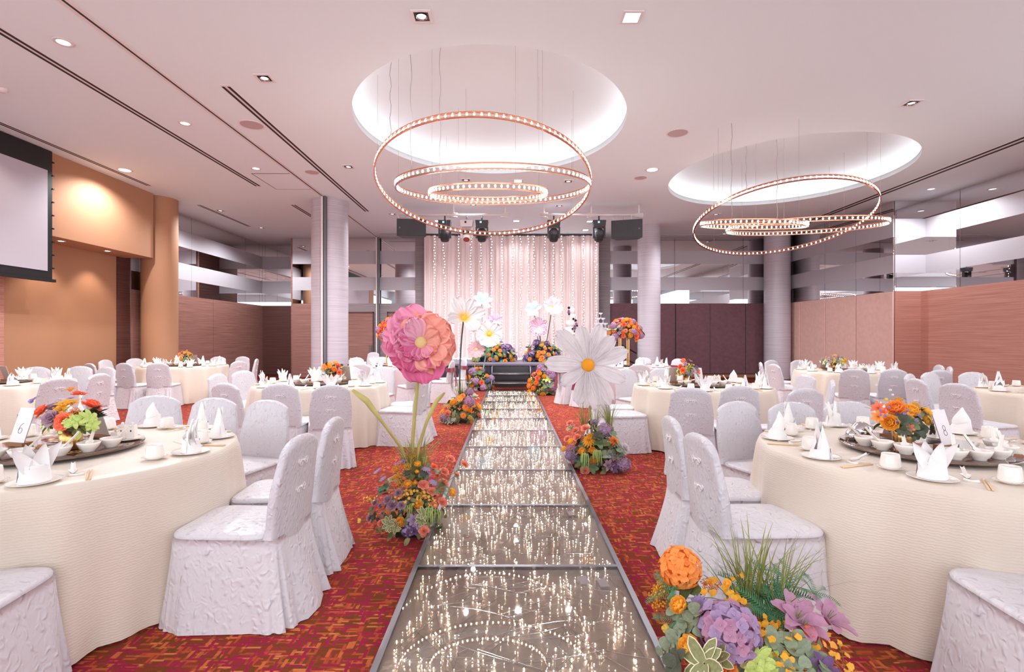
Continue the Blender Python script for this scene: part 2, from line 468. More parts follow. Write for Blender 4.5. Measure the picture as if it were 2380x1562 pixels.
# ---- movable-wall track across the ceiling with its jambs
tr = thing('wall_track', 'dark line of the movable wall track running along the ceiling', 'ceiling track', (-4.63, 0, CZ))
obj('track_slot', MB().box(-.018, .018, -3, 17.7, -.004, 0), tr, mats=M_['black'], smooth=False)
obj('track_edge', MB().box(-.06, -.018, -3, 17.7, -.008, 0), tr, mats=M_['white_metal'], smooth=False)
obj('track_edge', MB().box(.018, .06, -3, 17.7, -.008, 0), tr, mats=M_['white_metal'], smooth=False)
for (x, y, lab) in ((-4.60, 12.52, 'slim metal wall jamb on the front of the grey veneer column'), (-4.60, 17.66, 'slim metal wall jamb beside the far grey door')):
    j = thing('wall_jamb', lab, 'jamb', (x, y, 0))
    obj('jamb_rail', MB().box(-.06, -.012, -.05, .05, 0, CZ-.01), j, mats=M_['white_metal'], smooth=False)
    obj('jamb_rail', MB().box(.012, .06, -.05, .05, 0, CZ-.01), j, mats=M_['alu'], smooth=False)
    obj('jamb_slot', MB().box(-.012, .012, -.03, .05, 0, CZ-.01), j, mats=M_['slot'], smooth=False)

# ---- linear air vents
def vent(x0, x1, y0, y1, lab, slots=2):
    along_y = (y1-y0) > (x1-x0)
    t = thing('linear_vent', lab, 'air vent', ((x0+x1)/2, (y0+y1)/2, CZ))
    hx, hy = (x1-x0)/2, (y1-y0)/2
    obj('vent_frame', MB().box(-hx, hx, -hy, hy, -.006, 0), t, mats=M_['white_metal'], smooth=False)
    wdt = (hx if along_y else hy)
    for k in range(slots):
        c = -wdt + (k+.5+.12*(k*2-1))*2*wdt/slots; h = wdt*.30
        mb = MB().box(c-h, c+h, -hy+.04, hy-.04, -.009, -.0058) if along_y else MB().box(-hx+.04, hx-.04, c-h, c+h, -.009, -.0058)
        obj('vent_slot', mb, t, mats=M_['slot'], smooth=False)
vent(-8.37,-8.27, 2.0,11.67,'twin-slot air vent along the ceiling above the projection screen')
vent(-5.88,-5.75, 2.0,11.7,'long twin-slot air vent between screen wall and movable wall track')
vent(-4.02,-3.89, 6.99,14.05,'twin-slot air vent between the movable wall track and the big round cove')
vent(-8.27,-8.17,13.3,15.97,'short air vent beside the mirrored wall behind the tan column')
vent(-5.78,-5.66,13.3,15.2,'short air vent ending behind the grey veneer column')
vent(8.98,9.22,5.0,16.2,'long air vent along the ceiling beside the mirrored right wall')
vent(4.9,9.0,17.28,17.40,'air vent across the ceiling in front of the plum panels',1)
vent(-4.4,-2.9,17.02,17.14,'short air vent by the speaker left of the curtain',1)
hp = thing('ceiling_hatch', 'flush access hatch in the ceiling beside the movable wall track', 'hatch', (-5.07, 11.36, CZ))
for b in ((-.45,.40,-.58,-.565),(-.45,.40,.565,.58),(-.45,-.435,-.565,.565)):
    obj('hatch_joint', MB().box(b[0],b[1],b[2],b[3],-.004,0), hp, mats=M_['slot'], smooth=False)
obj('hatch_panel', MB().box(-.435,.40,-.565,.565,-.003,0), hp, mats=M_['ceiling'], smooth=False)

# ---- ceiling lamps
def ceil_at(px, py):
    d = (CZ-HC)*FPX/(VY-py)
    return Vector(((px-VX)*d/FPX, d, CZ))
def spot(p, e, ang=120, col=(.95,.97,1.0), r=.05, parent=None):
    l = bpy.data.lights.new('lamp', 'SPOT'); l.energy = e; l.spot_size = R_(ang); l.spot_blend = .6; l.color = col; l.shadow_soft_size = r
    o = bpy.data.objects.new('lamp', l); C.objects.link(o)
    o.location = p
    if parent: o.parent = parent
    return o
def square_lamp(px, py, lab, bright=False, size=.22, e=260):
    t = thing('square_downlight', lab, 'downlight', ceil_at(px, py), 0, 'square downlights in the ceiling')
    h = size/2
    fr = MB()
    for b in ((-h,h,-h,-h+.03),(-h,h,h-.03,h),(-h,-h+.03,-h+.03,h-.03),(h-.03,h,-h+.03,h-.03)): fr.box(*b, -.012, 0)
    obj('trim', fr, t, mats=M_['white_metal'], smooth=False)
    obj('housing', MB().box(-h+.03,h-.03,-h+.03,h-.03,-.004,0), t, mats=M_['black'], smooth=False)
    if bright:
        obj('lens', MB().box(-h+.03,h-.03,-h+.03,h-.03,-.012,-.0045), t, mats=M_['lens'], smooth=False)
    else:
        obj('reflector', MB().lathe([(.062,-.016),(.055,-.006),(.046,-.0045)],16), t, mats=M_['steel'])
        obj('lens', MB().disc(.046,-.006,16,down=True), t, mats=M_['lens_dim'])
    if e: spot((0,0,-.03), e, 150, parent=t)
def round_lamp(px, py, lab, bright=False, r=.07, e=330):
    t = thing('round_downlight', lab, 'downlight', ceil_at(px, py), 0, 'round downlights in the ceiling')
    obj('trim', MB().lathe([(r+.035,-.002),(r+.03,-.010),(r,-.010),(r,-.003)],24), t, mats=M_['white_metal'])
    obj('lens', MB().disc(r,-.006,24,down=True), t, mats=M_['lens' if bright else 'lens_dim'])
    if e: spot((0,0,-.03), e, 150, parent=t)
square_lamp(980,37,'square downlight at the top edge, near side of the big cove, dark housing', e=150)
square_lamp(1468,39,'glaring white square downlight at the top edge near the big cove', True, e=150)
square_lamp(615,181,'square downlight between the long vents and the big cove')
square_lamp(810,387,'small square downlight beside the vent end by the grey column')
square_lamp(1083,418,'square downlight seen through the middle chandelier ring, dark housing')
square_lamp(1204,420,'glaring square downlight seen through the middle chandelier ring', True)
square_lamp(1321,421,'square downlight inside the big ring beyond its glaring neighbour')
square_lamp(1100,475,'square downlight just below the smallest chandelier ring')
square_lamp(1300,478,'square downlight above the stage pipe, right of the smallest ring', e=400)
square_lamp(912,497,'square downlight beside the speaker left of the stage', e=400)
square_lamp(2118,239,'square downlight alone on the open ceiling at upper right')
square_lamp(1664,498,'square downlight between the small chandelier and the plain grey column', e=400)
square_lamp(1683,543,'tiny square downlight in front of the plum panel wall', e=0)
square_lamp(512,489,'square downlight beside the short vent behind the tan column', e=420)
square_lamp(607,529,'square downlight at the far end of the short left vent', e=420)
square_lamp(1200,513,'bright square downlight over the stage, nearer of two above curtain centre', True, e=45)
square_lamp(1199,533,'bright square downlight over the stage, further of two above curtain centre', True, e=45)
square_lamp(1371,514,'bright square downlight beside the moving head near the right speaker', True, e=45)
square_lamp(1361,534,'bright square downlight above the curtain edge on the cake side', True, e=45)
square_lamp(1018,513,'bright square downlight behind the moving head next to left speaker', True, e=45)
round_lamp(147,97,'round downlight at upper left between the screen vent and track')
round_lamp(430,286,'round downlight along the long twin-slot vent, midway to the column')
round_lamp(290,395,'glaring round downlight above the tan bulkhead', True, .11, 300)
round_lamp(595,391,'small round downlight near the ceiling hatch', e=0)
round_lamp(2164,439,'round downlight in front of the mirrored right wall')
round_lamp(1516,394,'glaring round downlight between the two coves', True, .11, 300)
def ceil_speaker(px, py, lab, r=.19):
    t = thing('ceiling_speaker', lab, 'ceiling speaker', ceil_at(px, py), 0, 'flush round ceiling speakers')
    obj('rim', MB().lathe([(r,-.001),(r-.005,-.010),(r-.02,-.010),(r-.025,-.004)],32), t, mats=M_['white_metal'])
    obj('grille', MB().disc(r-.02,-.006,32,down=True), t, mats=mat('speaker_grille', rgb(190,168,170), .9, bump=('noise',400,.5,.004)))
ceil_speaker(585,290,'flush round speaker in the ceiling between track and vent',.20)
ceil_speaker(725,400,'flush round speaker in the ceiling near the grey column top',.16)
ceil_speaker(1575,309,'flush round speaker in the ceiling between the two coves',.19)
ceil_speaker(1489,413,'flush round speaker in the ceiling behind the glaring round lamp',.15)
sm = thing('smoke_detector', 'small white smoke detector on the ceiling at the far left edge', 'smoke detector', ceil_at(6,207))
obj('body', MB().lathe([(.0,-.05),(.035,-.05),(.05,-.03),(.06,-.0)],20), sm, mats=M_['white_metal'])
# bulkhead soffit lamps over the niche
for px, py, lab in ((142,560,'soffit downlight under the tan bulkhead, nearer the screen'),(250,583,'soffit downlight under the tan bulkhead, nearer the tan column')):
    d = 1.924*FPX/(VY-py)
    t = thing('soffit_downlight', lab, 'downlight', ((px-VX)*d/FPX, d, 3.344), 0, 'soffit lamps over the niche')
    obj('trim', MB().lathe([(.08,-.001),(.07,-.008),(.05,-.008),(.05,-.002)],20), t, mats=M_['white_metal'])
    obj('lens', MB().disc(.05,-.004,20,down=True), t, mats=M_['lens'])
    spot((0,0,-.04), 60, 95, (1.0,.86,.72), .05, t)
# wall washers over the bulkhead face
for y in (8.2, 10.4):
    spot((-7.9, y, CZ-.06), 36, 120, (1.0,.88,.76), .05)

# ---- projection screen
sc = thing('projection_screen', 'large white projection screen with black border hanging before the tan wall', 'projection screen', (-8.62, 9.5, 2.45))
obj('fabric', MB().box(-.012, .0, -5.0, 0, .06, CZ-2.46), sc, mats=M_['black'], smooth=False)
obj('picture_area', MB().box(0, .006, -4.9, -.10, .20, 2.08), sc, mats=M_['screen'], smooth=False)
obj('weight_bar', MB().box(-.03, .03, -5.02, .05, 0, .055), sc, mats=M_['black'], smooth=False)
tb = MB()
for i in range(9): tb.box(-.01, .012, .0, .035, .25+i*.25, .275+i*.25)
obj('side_tabs', tb, sc, mats=M_['black'], smooth=False)

# ------------------------------------------------------------------ stage, curtain, lights over the stage
SH = .66
st = thing('stage', 'low stage platform with grey top and dark pleated skirt before the curtain', 'stage', (0, 14.2, 0))
obj('stage_top', MB().box(-2.75, 2.75, 0, 2.9, SH-.05, SH), st, mats=M_['stage_top'], smooth=False)
def pleat_front(u, v):
    x = -2.73 + 5.46*u
    return (x, .03 + .018*math.sin(x*2*PI/.11) + .006*math.sin(x*37), .01 + v*(SH-.07))
obj('stage_skirt', MB().grid(pleat_front, 420, 2), st, mats=M_['stage_skirt'])
for sx in (-2.72, 2.72):
    obj('stage_skirt', MB().grid(lambda u, v, sx=sx: (sx+.015*math.sin(u*150), .03+2.8*u, .01+v*(SH-.07)), 200, 2), st, mats=M_['stage_skirt'])
sp = thing('stage_steps', 'two grey metal steps leading from the runway onto the stage', 'steps', (.06, 13.1, 0))
for k, (y, z) in enumerate(((.25,.22),(.62,.44))):
    obj('tread', MB().box(-.50,.50,y-.12,y+.16,z-.05,z), sp, mats=M_['alu'], smooth=False)
    obj('nosing', MB().tube([(-.50,y-.13,z-.03),(.50,y-.13,z-.03)],.022,8), sp, mats=M_['alu'])
for sx in (-.52,.52):
    fr = MB(); fr.tube([(sx,.12,0),(sx,.12,.22),(sx,.95,.62),(sx,.95,0)],.018,6); fr.tube([(sx,.50,0),(sx,.50,.62)],.018,6)
    obj('side_frame', fr, sp, mats=M_['alu'])
obj('backing', MB().box(-.5,.5,.90,.93,.02,.6), sp, mats=M_['charcoal'], smooth=False)
rl = thing('stair_rail', 'black sloping handrail of the side stairs right of the stage', 'handrail', (2.95, 15.4, 0))
for z in (0, .35):
    obj('rail', MB().tube([(0,0,1.46-z),(.95,0,.92-z)],.022,6), rl, mats=M_['black'])
for x, z in ((0,1.46),(.48,1.19),(.95,.92)): obj('post', MB().tube([(x,0,0),(x,0,z)],.018,6), rl, mats=M_['black'])
for k in range(3): obj('stair_tread', MB().box(.1+.28*k,.4+.28*k,-.05,.75,.40-.2*k,.46-.2*k), rl, mats=M_['charcoal'], smooth=False)

cu = thing('stage_curtain', 'pale pink pleated voile curtain filling the back of the stage', 'curtain', (0, 17.13, SH))
CX0, CX1, CH = -2.86, 3.05, 4.20
NP = 6
for p in range(NP):
    x0 = CX0+(CX1-CX0)*p/NP; x1 = CX0+(CX1-CX0)*(p+1)/NP+.03
    ph = [rnd.uniform(0,6.28) for _ in range(4)]; fq = [rnd.uniform(34,42), rnd.uniform(62,80), rnd.uniform(9,14), rnd.uniform(20,26)]
    def fn(u, v, x0=x0, x1=x1, ph=ph, fq=fq):
        x = x0+(x1-x0)*u
        a = .045*math.sin(fq[0]*x+ph[0])+.018*math.sin(fq[1]*x+ph[1])+.05*math.sin(fq[2]*x+ph[2]+.2*v)+.03*math.sin(fq[3]*x+ph[3])
        return (x+.02*math.sin(fq[2]*x), a*(.75+.25*(1-v)), v*CH)
    obj('curtain_panel', MB().grid(fn, 110, 6), cu, mats=M_['curtain'])
obj('curtain_rail', MB().box(CX0-.05, CX1+.05, -.03, .03, CH, CH+.05), cu, mats=M_['charcoal'], smooth=False)
for k, px in enumerate((1010,1033,1066.5,1095,1118.6,1142,1167,1192,1210.5,1228,1241,1266.5,1285.7,1305.6,1331,1356,1385)):
    x = (px-VX)*16.95/FPX
    t = thing('light_string', '', 'light string', (x, 16.93, SH), 0, 'strings of small white lights down the curtain')
    if k == 0: t['label'] = 'string of small white lights down the curtain at its left edge'
    elif k == 16: t['label'] = 'string of small white lights down the curtain at its right edge'
    else: t['label'] = 'string of small white lights on the curtain, %s from its left edge' % ('second third fourth fifth sixth seventh eighth ninth tenth eleventh twelfth thirteenth fourteenth fifteenth sixteenth'.split()[k-1])
    pts = [(rnd.gauss(0,.012), rnd.gauss(0,.01), .25+i*.095) for i in range(42)]
    obj('wire', MB().tube(pts[::3]+[(0,0,CH)], .0035, 4), t, mats=M_['wire'])
    mb = MB()
    for p in pts: mb.ico((p[0]+rnd.uniform(-.02,.02), p[1]-.02, p[2]), .0165)
    stuff(obj('bulbs', mb, t, mats=M_['string_led']))

ga = thing('light_garland', 'heap of small white lights along the foot of the stage curtain', 'light string', (0, 16.72, SH))
mb = MB()
for i in range(520): mb.ico((rnd.uniform(CX0+.1, CX1-.1), rnd.gauss(0,.07), .012+abs(rnd.gauss(0,.03))), .011)
stuff(obj('bulbs', mb, ga, mats=M_['string_led']))
obj('wire', MB().tube([(CX0+.1+i*.19, .05*math.sin(i*1.9), .008) for i in range(31)], .004, 4), ga, mats=M_['wire'])
def pipe(x0, x1, lab):
    t = thing('lighting_pipe', lab, 'pipe', ((x0+x1)/2, 13.3, 4.64)); h = (x1-x0)/2
    obj('pipe', MB().tube([(-h,0,0),(h,0,0)],.03,10), t, mats=M_['white_metal'])
    for x in (-h+.12, 0, h-.12):
        b = MB().tube([(x,0,0),(x,0,CZ-4.64)],.025,8); b.box(x-.11,x+.11,-.03,.03,.03,.05); b.box(x-.11,x+.11,-.03,.03,-.06,-.04)
        obj('hanger', b, t, mats=M_['white_metal'])
pipe(-2.95, .02, 'white lighting pipe under the ceiling on the pink poppy side of the stage')
pipe(.80, 3.55, 'white lighting pipe under the ceiling on the cake side of the stage')
def speaker(px0, px1, py0, py1, rz, lab):
    d = 13.3; x0 = (px0-VX)*d/FPX; x1 = (px1-VX)*d/FPX; z0 = HC-(py1-VY)*d/FPX; z1 = HC-(py0-VY)*d/FPX
    w = (x1-x0)/2; h = z1-z0
    t = thing('loudspeaker', lab, 'loudspeaker', ((x0+x1)/2, d, z0), rz)
    mb = MB()
    fr = [(-w,-.22,0),(w,-.22,0),(w,-.22,h),(-w,-.22,h)]; bk = [(-w*.72,.2,.03),(w*.72,.2,.03),(w*.72,.2,h-.03),(-w*.72,.2,h-.03)]
    mb.add(fr+bk, [(0,1,2,3),(5,4,7,6),(1,5,6,2),(4,0,3,7),(3,2,6,7),(4,5,1,0)])
    obj('cabinet', mb, t, mats=M_['charcoal'], smooth=False)
    obj('grille', MB().box(-w+.02,w-.02,-.235,-.218,.02,h-.02), t, mats=mat('grille_mesh', rgb(64,64,68), .7, bump=('noise',500,.6,.004)), smooth=False)
    obj('badge', MB().box((-1 if rz>0 else 1)*w*.8-.02,(-1 if rz>0 else 1)*w*.8+.02,-.24,-.232,h*.44,h*.52), t, mats=M_['alu'], smooth=False)
    for x in (-w*.2, w*.25): obj('bracket', MB().tube([(x,0,h),(x,0,4.64-z0)],.015,6), t, mats=M_['white_metal'])
    obj('strut', MB().tube([(-w*.8,.1,h+.0),(-w*1.0,0,4.62-z0)],.02,6), t, mats=M_['white_metal'])
speaker(925,991,513,553,.10,'black loudspeaker hung over the stage on the poppy side')
speaker(1423,1493,515,557,-.30,'black loudspeaker hung over the stage before the plain veneer column')
def moving_head(px, lab, m, tilt, lit=True, white=False):
    d = 13.3
    t = thing('moving_head', lab, 'stage light', ((px-VX)*d/FPX, d, 4.64-.13), 0)
    base = MB(); 
    pr = [(-.15,-.13,-.20),(.15,-.13,-.20),(.17,-.13,-.03),(-.17,-.13,-.03)]
    base.add(pr+[(x,.13,z) for x,_,z in pr], [(0,1,2,3),(5,4,7,6),(1,5,6,2),(4,0,3,7),(3,2,6,7),(4,5,1,0)])
    obj('base', base, t, mats=m, smooth=False)
    obj('display', MB().box(-.05,.0,-.135,-.129,-.11,-.06), t, mats=M_['lcd'] if lit else M_['slot'], smooth=False)
    obj('clamp', MB().tube([(0,0,-.03),(0,0,.13)],.02,6), t, mats=M_['charcoal'])
    for sx in (-1,1):
        y = MB(); y.add([(sx*.13,-.06,-.20),(sx*.165,-.06,-.20),(sx*.165,-.05,-.48),(sx*.12,-.05,-.48),(sx*.13,.06,-.20),(sx*.165,.06,-.20),(sx*.165,.05,-.48),(sx*.12,.05,-.48)],
            [(0,1,2,3),(5,4,7,6),(1,5,6,2),(4,0,3,7),(3,2,6,7),(4,5,1,0)])
        obj('yoke_arm', y, t, mats=m, smooth=False)
    hd = obj('head', MB().lathe([(.0,.16),(.08,.155),(.125,.10),(.13,-.02),(.12,-.12),(.10,-.17),(.085,-.175)],20), t, loc=(0,-.02,-.40), rot=(R_(tilt),0,0), mats=m)
    obj('lens', MB().disc(.088,-.172,20,down=True), hd, mats=M_['steel'])
    fins = MB()
    for q in range(5): fins.box(-.09,.09,-.135,-.11,-.10+q*.035,-.085+q*.035)
    obj('fins', fins, hd, mats=M_['slot'], smooth=False)
moving_head(1034,'black moving head light with lit display next to the poppy side speaker',M_['charcoal'],22)
moving_head(1085,'white moving head light between two black ones over the curtain',M_['white_metal'],-35,False)
moving_head(1120,'black moving head light right beside the white one',M_['charcoal'],30)
moving_head(1287,'black moving head light hanging alone above the light strings',M_['charcoal'],30,False)
moving_head(1392,'black moving head light with lit display next to the cake side speaker',M_['charcoal'],35)

# ------------------------------------------------------------------ chandeliers: copper double hoops with bulbs between
def chandelier_ring(c, R, sx, sy, lab, nb):
    t = thing('chandelier_ring', lab, 'chandelier', c, 0, 'tilted copper hoop chandeliers')
    n = Vector((-sx,-sy,1)).normalized(); u = Vector((1,0,sx)).normalized(); v = n.cross(u)
    hh = .036
    def ringpts(off, k=96): return [u*(R*math.cos(2*PI*i/k))+v*(R*math.sin(2*PI*i/k))+n*off for i in range(k+1)]
    for off in (-hh, hh):
        mb = MB()
        P = ringpts(off); 
        for i in range(96):
            a, b = P[i], P[i+1]
            q = []
            for p in (a, b):
                r = (p-n*off).normalized()
                q += [p-r*.012-n*.009, p+r*.012-n*.009, p+r*.012+n*.009, p-r*.012+n*.009]
            mb.add(q, [(0,1,5,4),(1,2,6,5),(2,3,7,6),(3,0,4,7)])
        obj('hoop', mb, t, mats=M_['copper'], smooth=False)
    mb = MB(); ms = MB()
    for i in range(nb):
        a = 2*PI*(i+.5)/nb
        p = u*(R*math.cos(a))+v*(R*math.sin(a))
        mb.ball(p, .0135, 6, 4, sz=1.35)
        ms.tube([p-n*hh, p-n*.016], .008, 5)
    stuff(obj('bulbs', mb, t, mats=M_['bulb'])); stuff(obj('sockets', ms, t, mats=M_['copper']))
    for k in range(4):
        a = 2*PI*(k+.3)/4
        p = u*(R*math.cos(a))+v*(R*math.sin(a))+n*hh
        top = CZ+.47-c[2]
        obj('suspension_wire', MB().tube([p, (p.x, p.y, top)], .0017, 4), t, mats=M_['wire'])
    a = 2*PI*.62
    p = u*(R*math.cos(a))+v*(R*math.sin(a))+n*hh
    pts = [Vector((p.x+.012*math.sin(i*1.7), p.y, p.z+(CZ+.45-c[2]-p.z)*i/12)) for i in range(13)]
    obj('power_cord', MB().tube(pts, .0045, 5), t, mats=M_['wire'])
chandelier_ring((-.424,8.41,3.94),1.77,-.025,-.257,'largest tilted copper hoop of bulbs under the big central cove',112)
chandelier_ring((-.232,7.473,3.638),1.42,.006,.111,'middle copper hoop of bulbs in the central chandelier',92)
chandelier_ring((-.302,7.313,3.503),.85,.003,.167,'smallest copper hoop of bulbs in the central chandelier',64)
chandelier_ring((5.887,10.935,3.935),1.77,-.013,-.245,'largest steeply tilted copper hoop of bulbs under the second cove',112)
chandelier_ring((5.943,10.189,3.648),1.42,.016,.106,'flat-looking copper hoop of bulbs reaching towards the mirrored right wall',92)
chandelier_ring((4.268,8.829,3.391),.85,-.027,.167,'smallest copper hoop of bulbs in the second chandelier',64)

# ------------------------------------------------------------------ lit runway
RX0, RX1, PL, RTOP = -.555, .655, 1.065, .09
ordn = 'nearest second third fourth fifth sixth seventh eighth ninth tenth'.split()
for k in range(10):
    y0 = 1.865+k*PL; y1 = y0+PL
    t = thing('runway_panel', ('%s lit glass runway panel %s' % (ordn[k], 'cut off by the lower picture edge' if k == 0 else 'from the lower picture edge' if k < 9 else 'from the lower edge, ending at the steps')), 'runway panel', ((RX0+RX1)/2, y0, 0), 0, 'lit glass runway panels')
    w = (RX1-RX0)/2
    obj('mirror_base', MB().box(-w+.02, w-.02, .006, PL-.006, .004, .072), t, mats=M_['foil'], smooth=False)
    for b in ((-w,-w+.028,0,PL),(w-.028,w,0,PL)):
        obj('side_rail', MB().box(b[0],b[1],b[2],b[3],0,RTOP), t, mats=M_['alu'], smooth=False)
    for b in ((-w+.028,w-.028,0,.014),(-w+.028,w-.028,PL-.014,PL)):
        obj('cross_rail', MB().box(b[0],b[1],b[2],b[3],0,RTOP-.001), t, mats=M_['alu'], smooth=False)
    obj('glass_top', MB().add([(-w+.028,.014,RTOP-.002),(w-.028,.014,RTOP-.002),(w-.028,PL-.014,RTOP-.002),(-w+.028,PL-.014,RTOP-.002)],[(0,1,2,3)]), t, mats=M_['pane'], smooth=False)
    mb = MB(); mw = MB()
    nl = 330 if k < 4 else 240
    pp = None
    for i in range(nl):
        p = Vector((rnd.uniform(-w+.05,w-.05), rnd.uniform(.02,PL-.02), rnd.uniform(.0755,.082)))
        s = rnd.uniform(.0019,.0040)
        mb.ico(p, s)
        h = rnd.uniform(.002,.0055); mb.add([p, p+Vector((s*.4,0,h*.5)), p+Vector((0,0,h)), p+Vector((-s*.4,0,h*.5))], [(0,1,2,3)])  # glowing sliver on each light, stands in for its reflected streak
        if k < 4 and i % 2 == 0:
            if pp is not None and (pp-p).length < .6:
                m1 = (pp+p)/2+Vector((rnd.uniform(-.08,.08), rnd.uniform(-.08,.08), rnd.uniform(-.01,.01)))
                m1.z = min(.085, max(.0745, m1.z))
                q = [(1-a)**2*pp+2*a*(1-a)*m1+a*a*p for a in (0,.2,.4,.6,.8,1)]
                mw.tube(q, .0011, 3, caps=False)
            pp = p
    stuff(obj('fairy_lights', mb, t, mats=M_['led'], smooth=False))
    if mw.v: stuff(obj('light_wires', mw, t, mats=M_['steel']))
    if k < 3:
        for ax, ay in ((.36,.90),(.46,.87)) if k == 0 else ((.42,.88),):
            bx = MB().box(-.025,.025,-.045,.045,0,.013)
            obj('connector_box', bx, t, loc=(ax,ay,.0722), rot=(0,0,.1), mats=M_['white_metal'], smooth=False)

# ------------------------------------------------------------------ covered chairs
def rrect(i, n, hx, hy, e=.35):
    a = 2*PI*i/n
    c, s = math.cos(a), math.sin(a)
    return (math.copysign(abs(c)**e, c)*hx, math.copysign(abs(s)**e, s)*hy)
def chair_meshes(seed):
    r = random.Random(seed)
    seat = MB()
    n = 56
    prof = [(.0,.470),(.35,.470),(.7,.467),(.93,.461),(.985,.456),(1.006,.446),(1.0,.435)]
    def fs(u, v):
        q = prof[min(int(v*(len(prof)-1)+1e-6), len(prof)-1)]
        x, y = rrect(u*n, n, .226*q[0], .250*q[0])
        return (x, y+.012, q[1]+.004*math.sin(9*x+seed)*math.cos(8*y))
    seat.grid(fs, n, len(prof)-1, wrap=True)
    sk = MB(); n = 120
    ph = [r.uniform(0,6.28) for _ in range(5)]
    def fk(u, v):
        z = .437*(1-v)+.006*v
        fl = v**1.25
        x, y = rrect(u*n, n, .2275+.042*fl, .274+.030*fl, .28)
        a = 2*PI*u
        w = fl*(.008*math.sin(7*a+ph[0])+.008*math.sin(13*a+ph[1])+.004*math.sin(23*a+ph[2]))
        back = max(0, -math.sin(a))
        y2 = y-.012-back**3*.060*fl
        w += back**2*fl*(.016*math.sin(19*a+ph[3])+.01*math.sin(31*a))
        return (x+w*math.cos(a), y2+w*math.sin(a)*1.2, z)
    sk.grid(fk, n, 12, wrap=True)
    sk.f.append(tuple(range(n))); sk.m.append(0)
    bk = MB(); nb = 44
    def fb(u, v):
        s = v
        cx, cy = rrect(u*nb, nb, 1, 1, .45)
        z0 = .40 + .035*(cx*cx) if cy < 0 else .435
        zt = .908-.060*abs(cx)**2.6
        z = z0+(zt-z0)*s
        k = 1.0 if s < .93 else math.sqrt(max(0,1-((s-.93)/.07)**2))
        hw = .205+.020*math.sin(PI*min(1,s*1.15))-.012*s
        if s < .12: hw += .018*(1-s/.12)
        th = .044-.018*s
        yc = -.245-.045*s-.03*max(0,s-.5)
        y = yc+cy*th*k
        x = cx*hw*(.93+.07*k)
        if cy < 0 and s < .9: y -= .010*math.sin(3*x*6+seed)*(1-s)
        return (x, y, z)
    lv = [0,.05,.12,.25,.4,.55,.7,.82,.90,.93,.955,.975,.99,1.0]
    bk.grid(lambda u, v: fb(u, lv[min(int(v*13+1e-6),13)]), nb, 13, wrap=True)
    return (seat.mesh('seat_cover', M_['chair']), sk.mesh('skirt', M_['chair']), bk.mesh('backrest_cover', M_['chair_back']))
def frog_mesh():
    mb = MB()
    for s in (-1, 1):
        for a0 in (90, 0, -90):
            a = R_(a0) if s > 0 else R_(180-a0)
            cx, cz = s*.030+.013*math.cos(a), .013*math.sin(a)
            mb.tube([(cx+.011*math.cos(2*PI*i/8), 0, cz+.011*math.sin(2*PI*i/8)) for i in range(9)], .0032, 4, caps=False)
    mb.tube([(-.03,0,0),(0,-.004,.002),(.03,0,0)], .004, 4)
    mb.ball((0,-.004,0), .008, 6, 4)
    return mb.mesh('frog_button', M_['frog'])
CH_ = [chair_meshes(s) for s in (1,2,3)]
FROG = frog_mesh()
def sash_meshes():
    band = MB(); n = 40
    def f(u, v):
        cx, cy = rrect(u*n, n, .232, .062, .45)
        return (cx, -.268+cy, .665+.085*v)
    band.grid(f, n, 3, wrap=True)
    bow = MB()
    for s in (-1,1):
        bow.grid(lambda u, v, s=s: (s*(.01+.085*u), -.345-.02*math.sin(PI*u), .705+(v-.5)*(.02+.075*u)+.006*math.sin(9*u)), 5, 4)
    bow.ball((0,-.35,.705), .022, 8, 5)
    tails = []
    for s in (-1,1):
        tails.append(MB().grid(lambda u, v, s=s: (s*(.012+.05*v)+(u-.5)*(.04+.05*v), -.35-.05*math.sin(v*1.4)+.008*math.sin(u*9), .70-.36*v), 5, 8).mesh('sash_tail', M_['sash']))
    return band.mesh('sash_band', M_['sash']), bow.mesh('sash_bow', M_['sash']), tails
SASH = sash_meshes()
def chair(x, y, rz, lab, grp, v=0, sash=False):
    t = thing('banquet_chair', lab, 'chair', (x, y, 0), rz, grp)
    a, b, c = CH_[v % 3]
    obj('seat_cover', a, t); obj('skirt', b, t); obj('backrest_cover', c, t)
    if not sash:
        for z, yy in ((.775,-.3185),(.635,-.3045)):
            obj('frog_button', FROG, t, (0, yy, z), (R_(-7),0,0))
    else:
        obj('sash_band', SASH[0], t); obj('sash_bow', SASH[1], t)
        for q in SASH[2]: obj('sash_tail', q, t)
    return t
TAB = {'six':(-2.57,2.86), 'eight':(2.48,2.94), 'four':(-2.6,7.0), 'five':(2.58,6.75), 'two':(-2.70,11.2), 'one':(2.69,11.2),
       'nine':(6.5,9.7), 'ten':(6.62,5.9), 'seven':(-7.25,7.1), 'three':(-7.35,11.4)}
QUEUE = []
def backed(px, py, tab, phrase, sash=False, face_to=None, pull=True):
    """a chair whose back top shows at this pixel, turned to its table"""
    d = (HC-.905)*FPX/(py-VY)
    p = Vector(((px-VX)*d/FPX, d)); c = Vector(TAB[tab])
    v = p-c
    if pull: v = v.normalized()*min(1.76, max(1.47, v.length))
    p = c+v
    f = -v.normalized() if face_to is None else Vector(face_to).normalized()
    o = p+f*.29
    QUEUE.append([o, f, phrase, tab, sash, not pull])
def placed(x, y, fx, fy, tab, phrase):
    QUEUE.append([Vector((x, y)), Vector((fx, fy)).normalized(), phrase, tab, False, True])
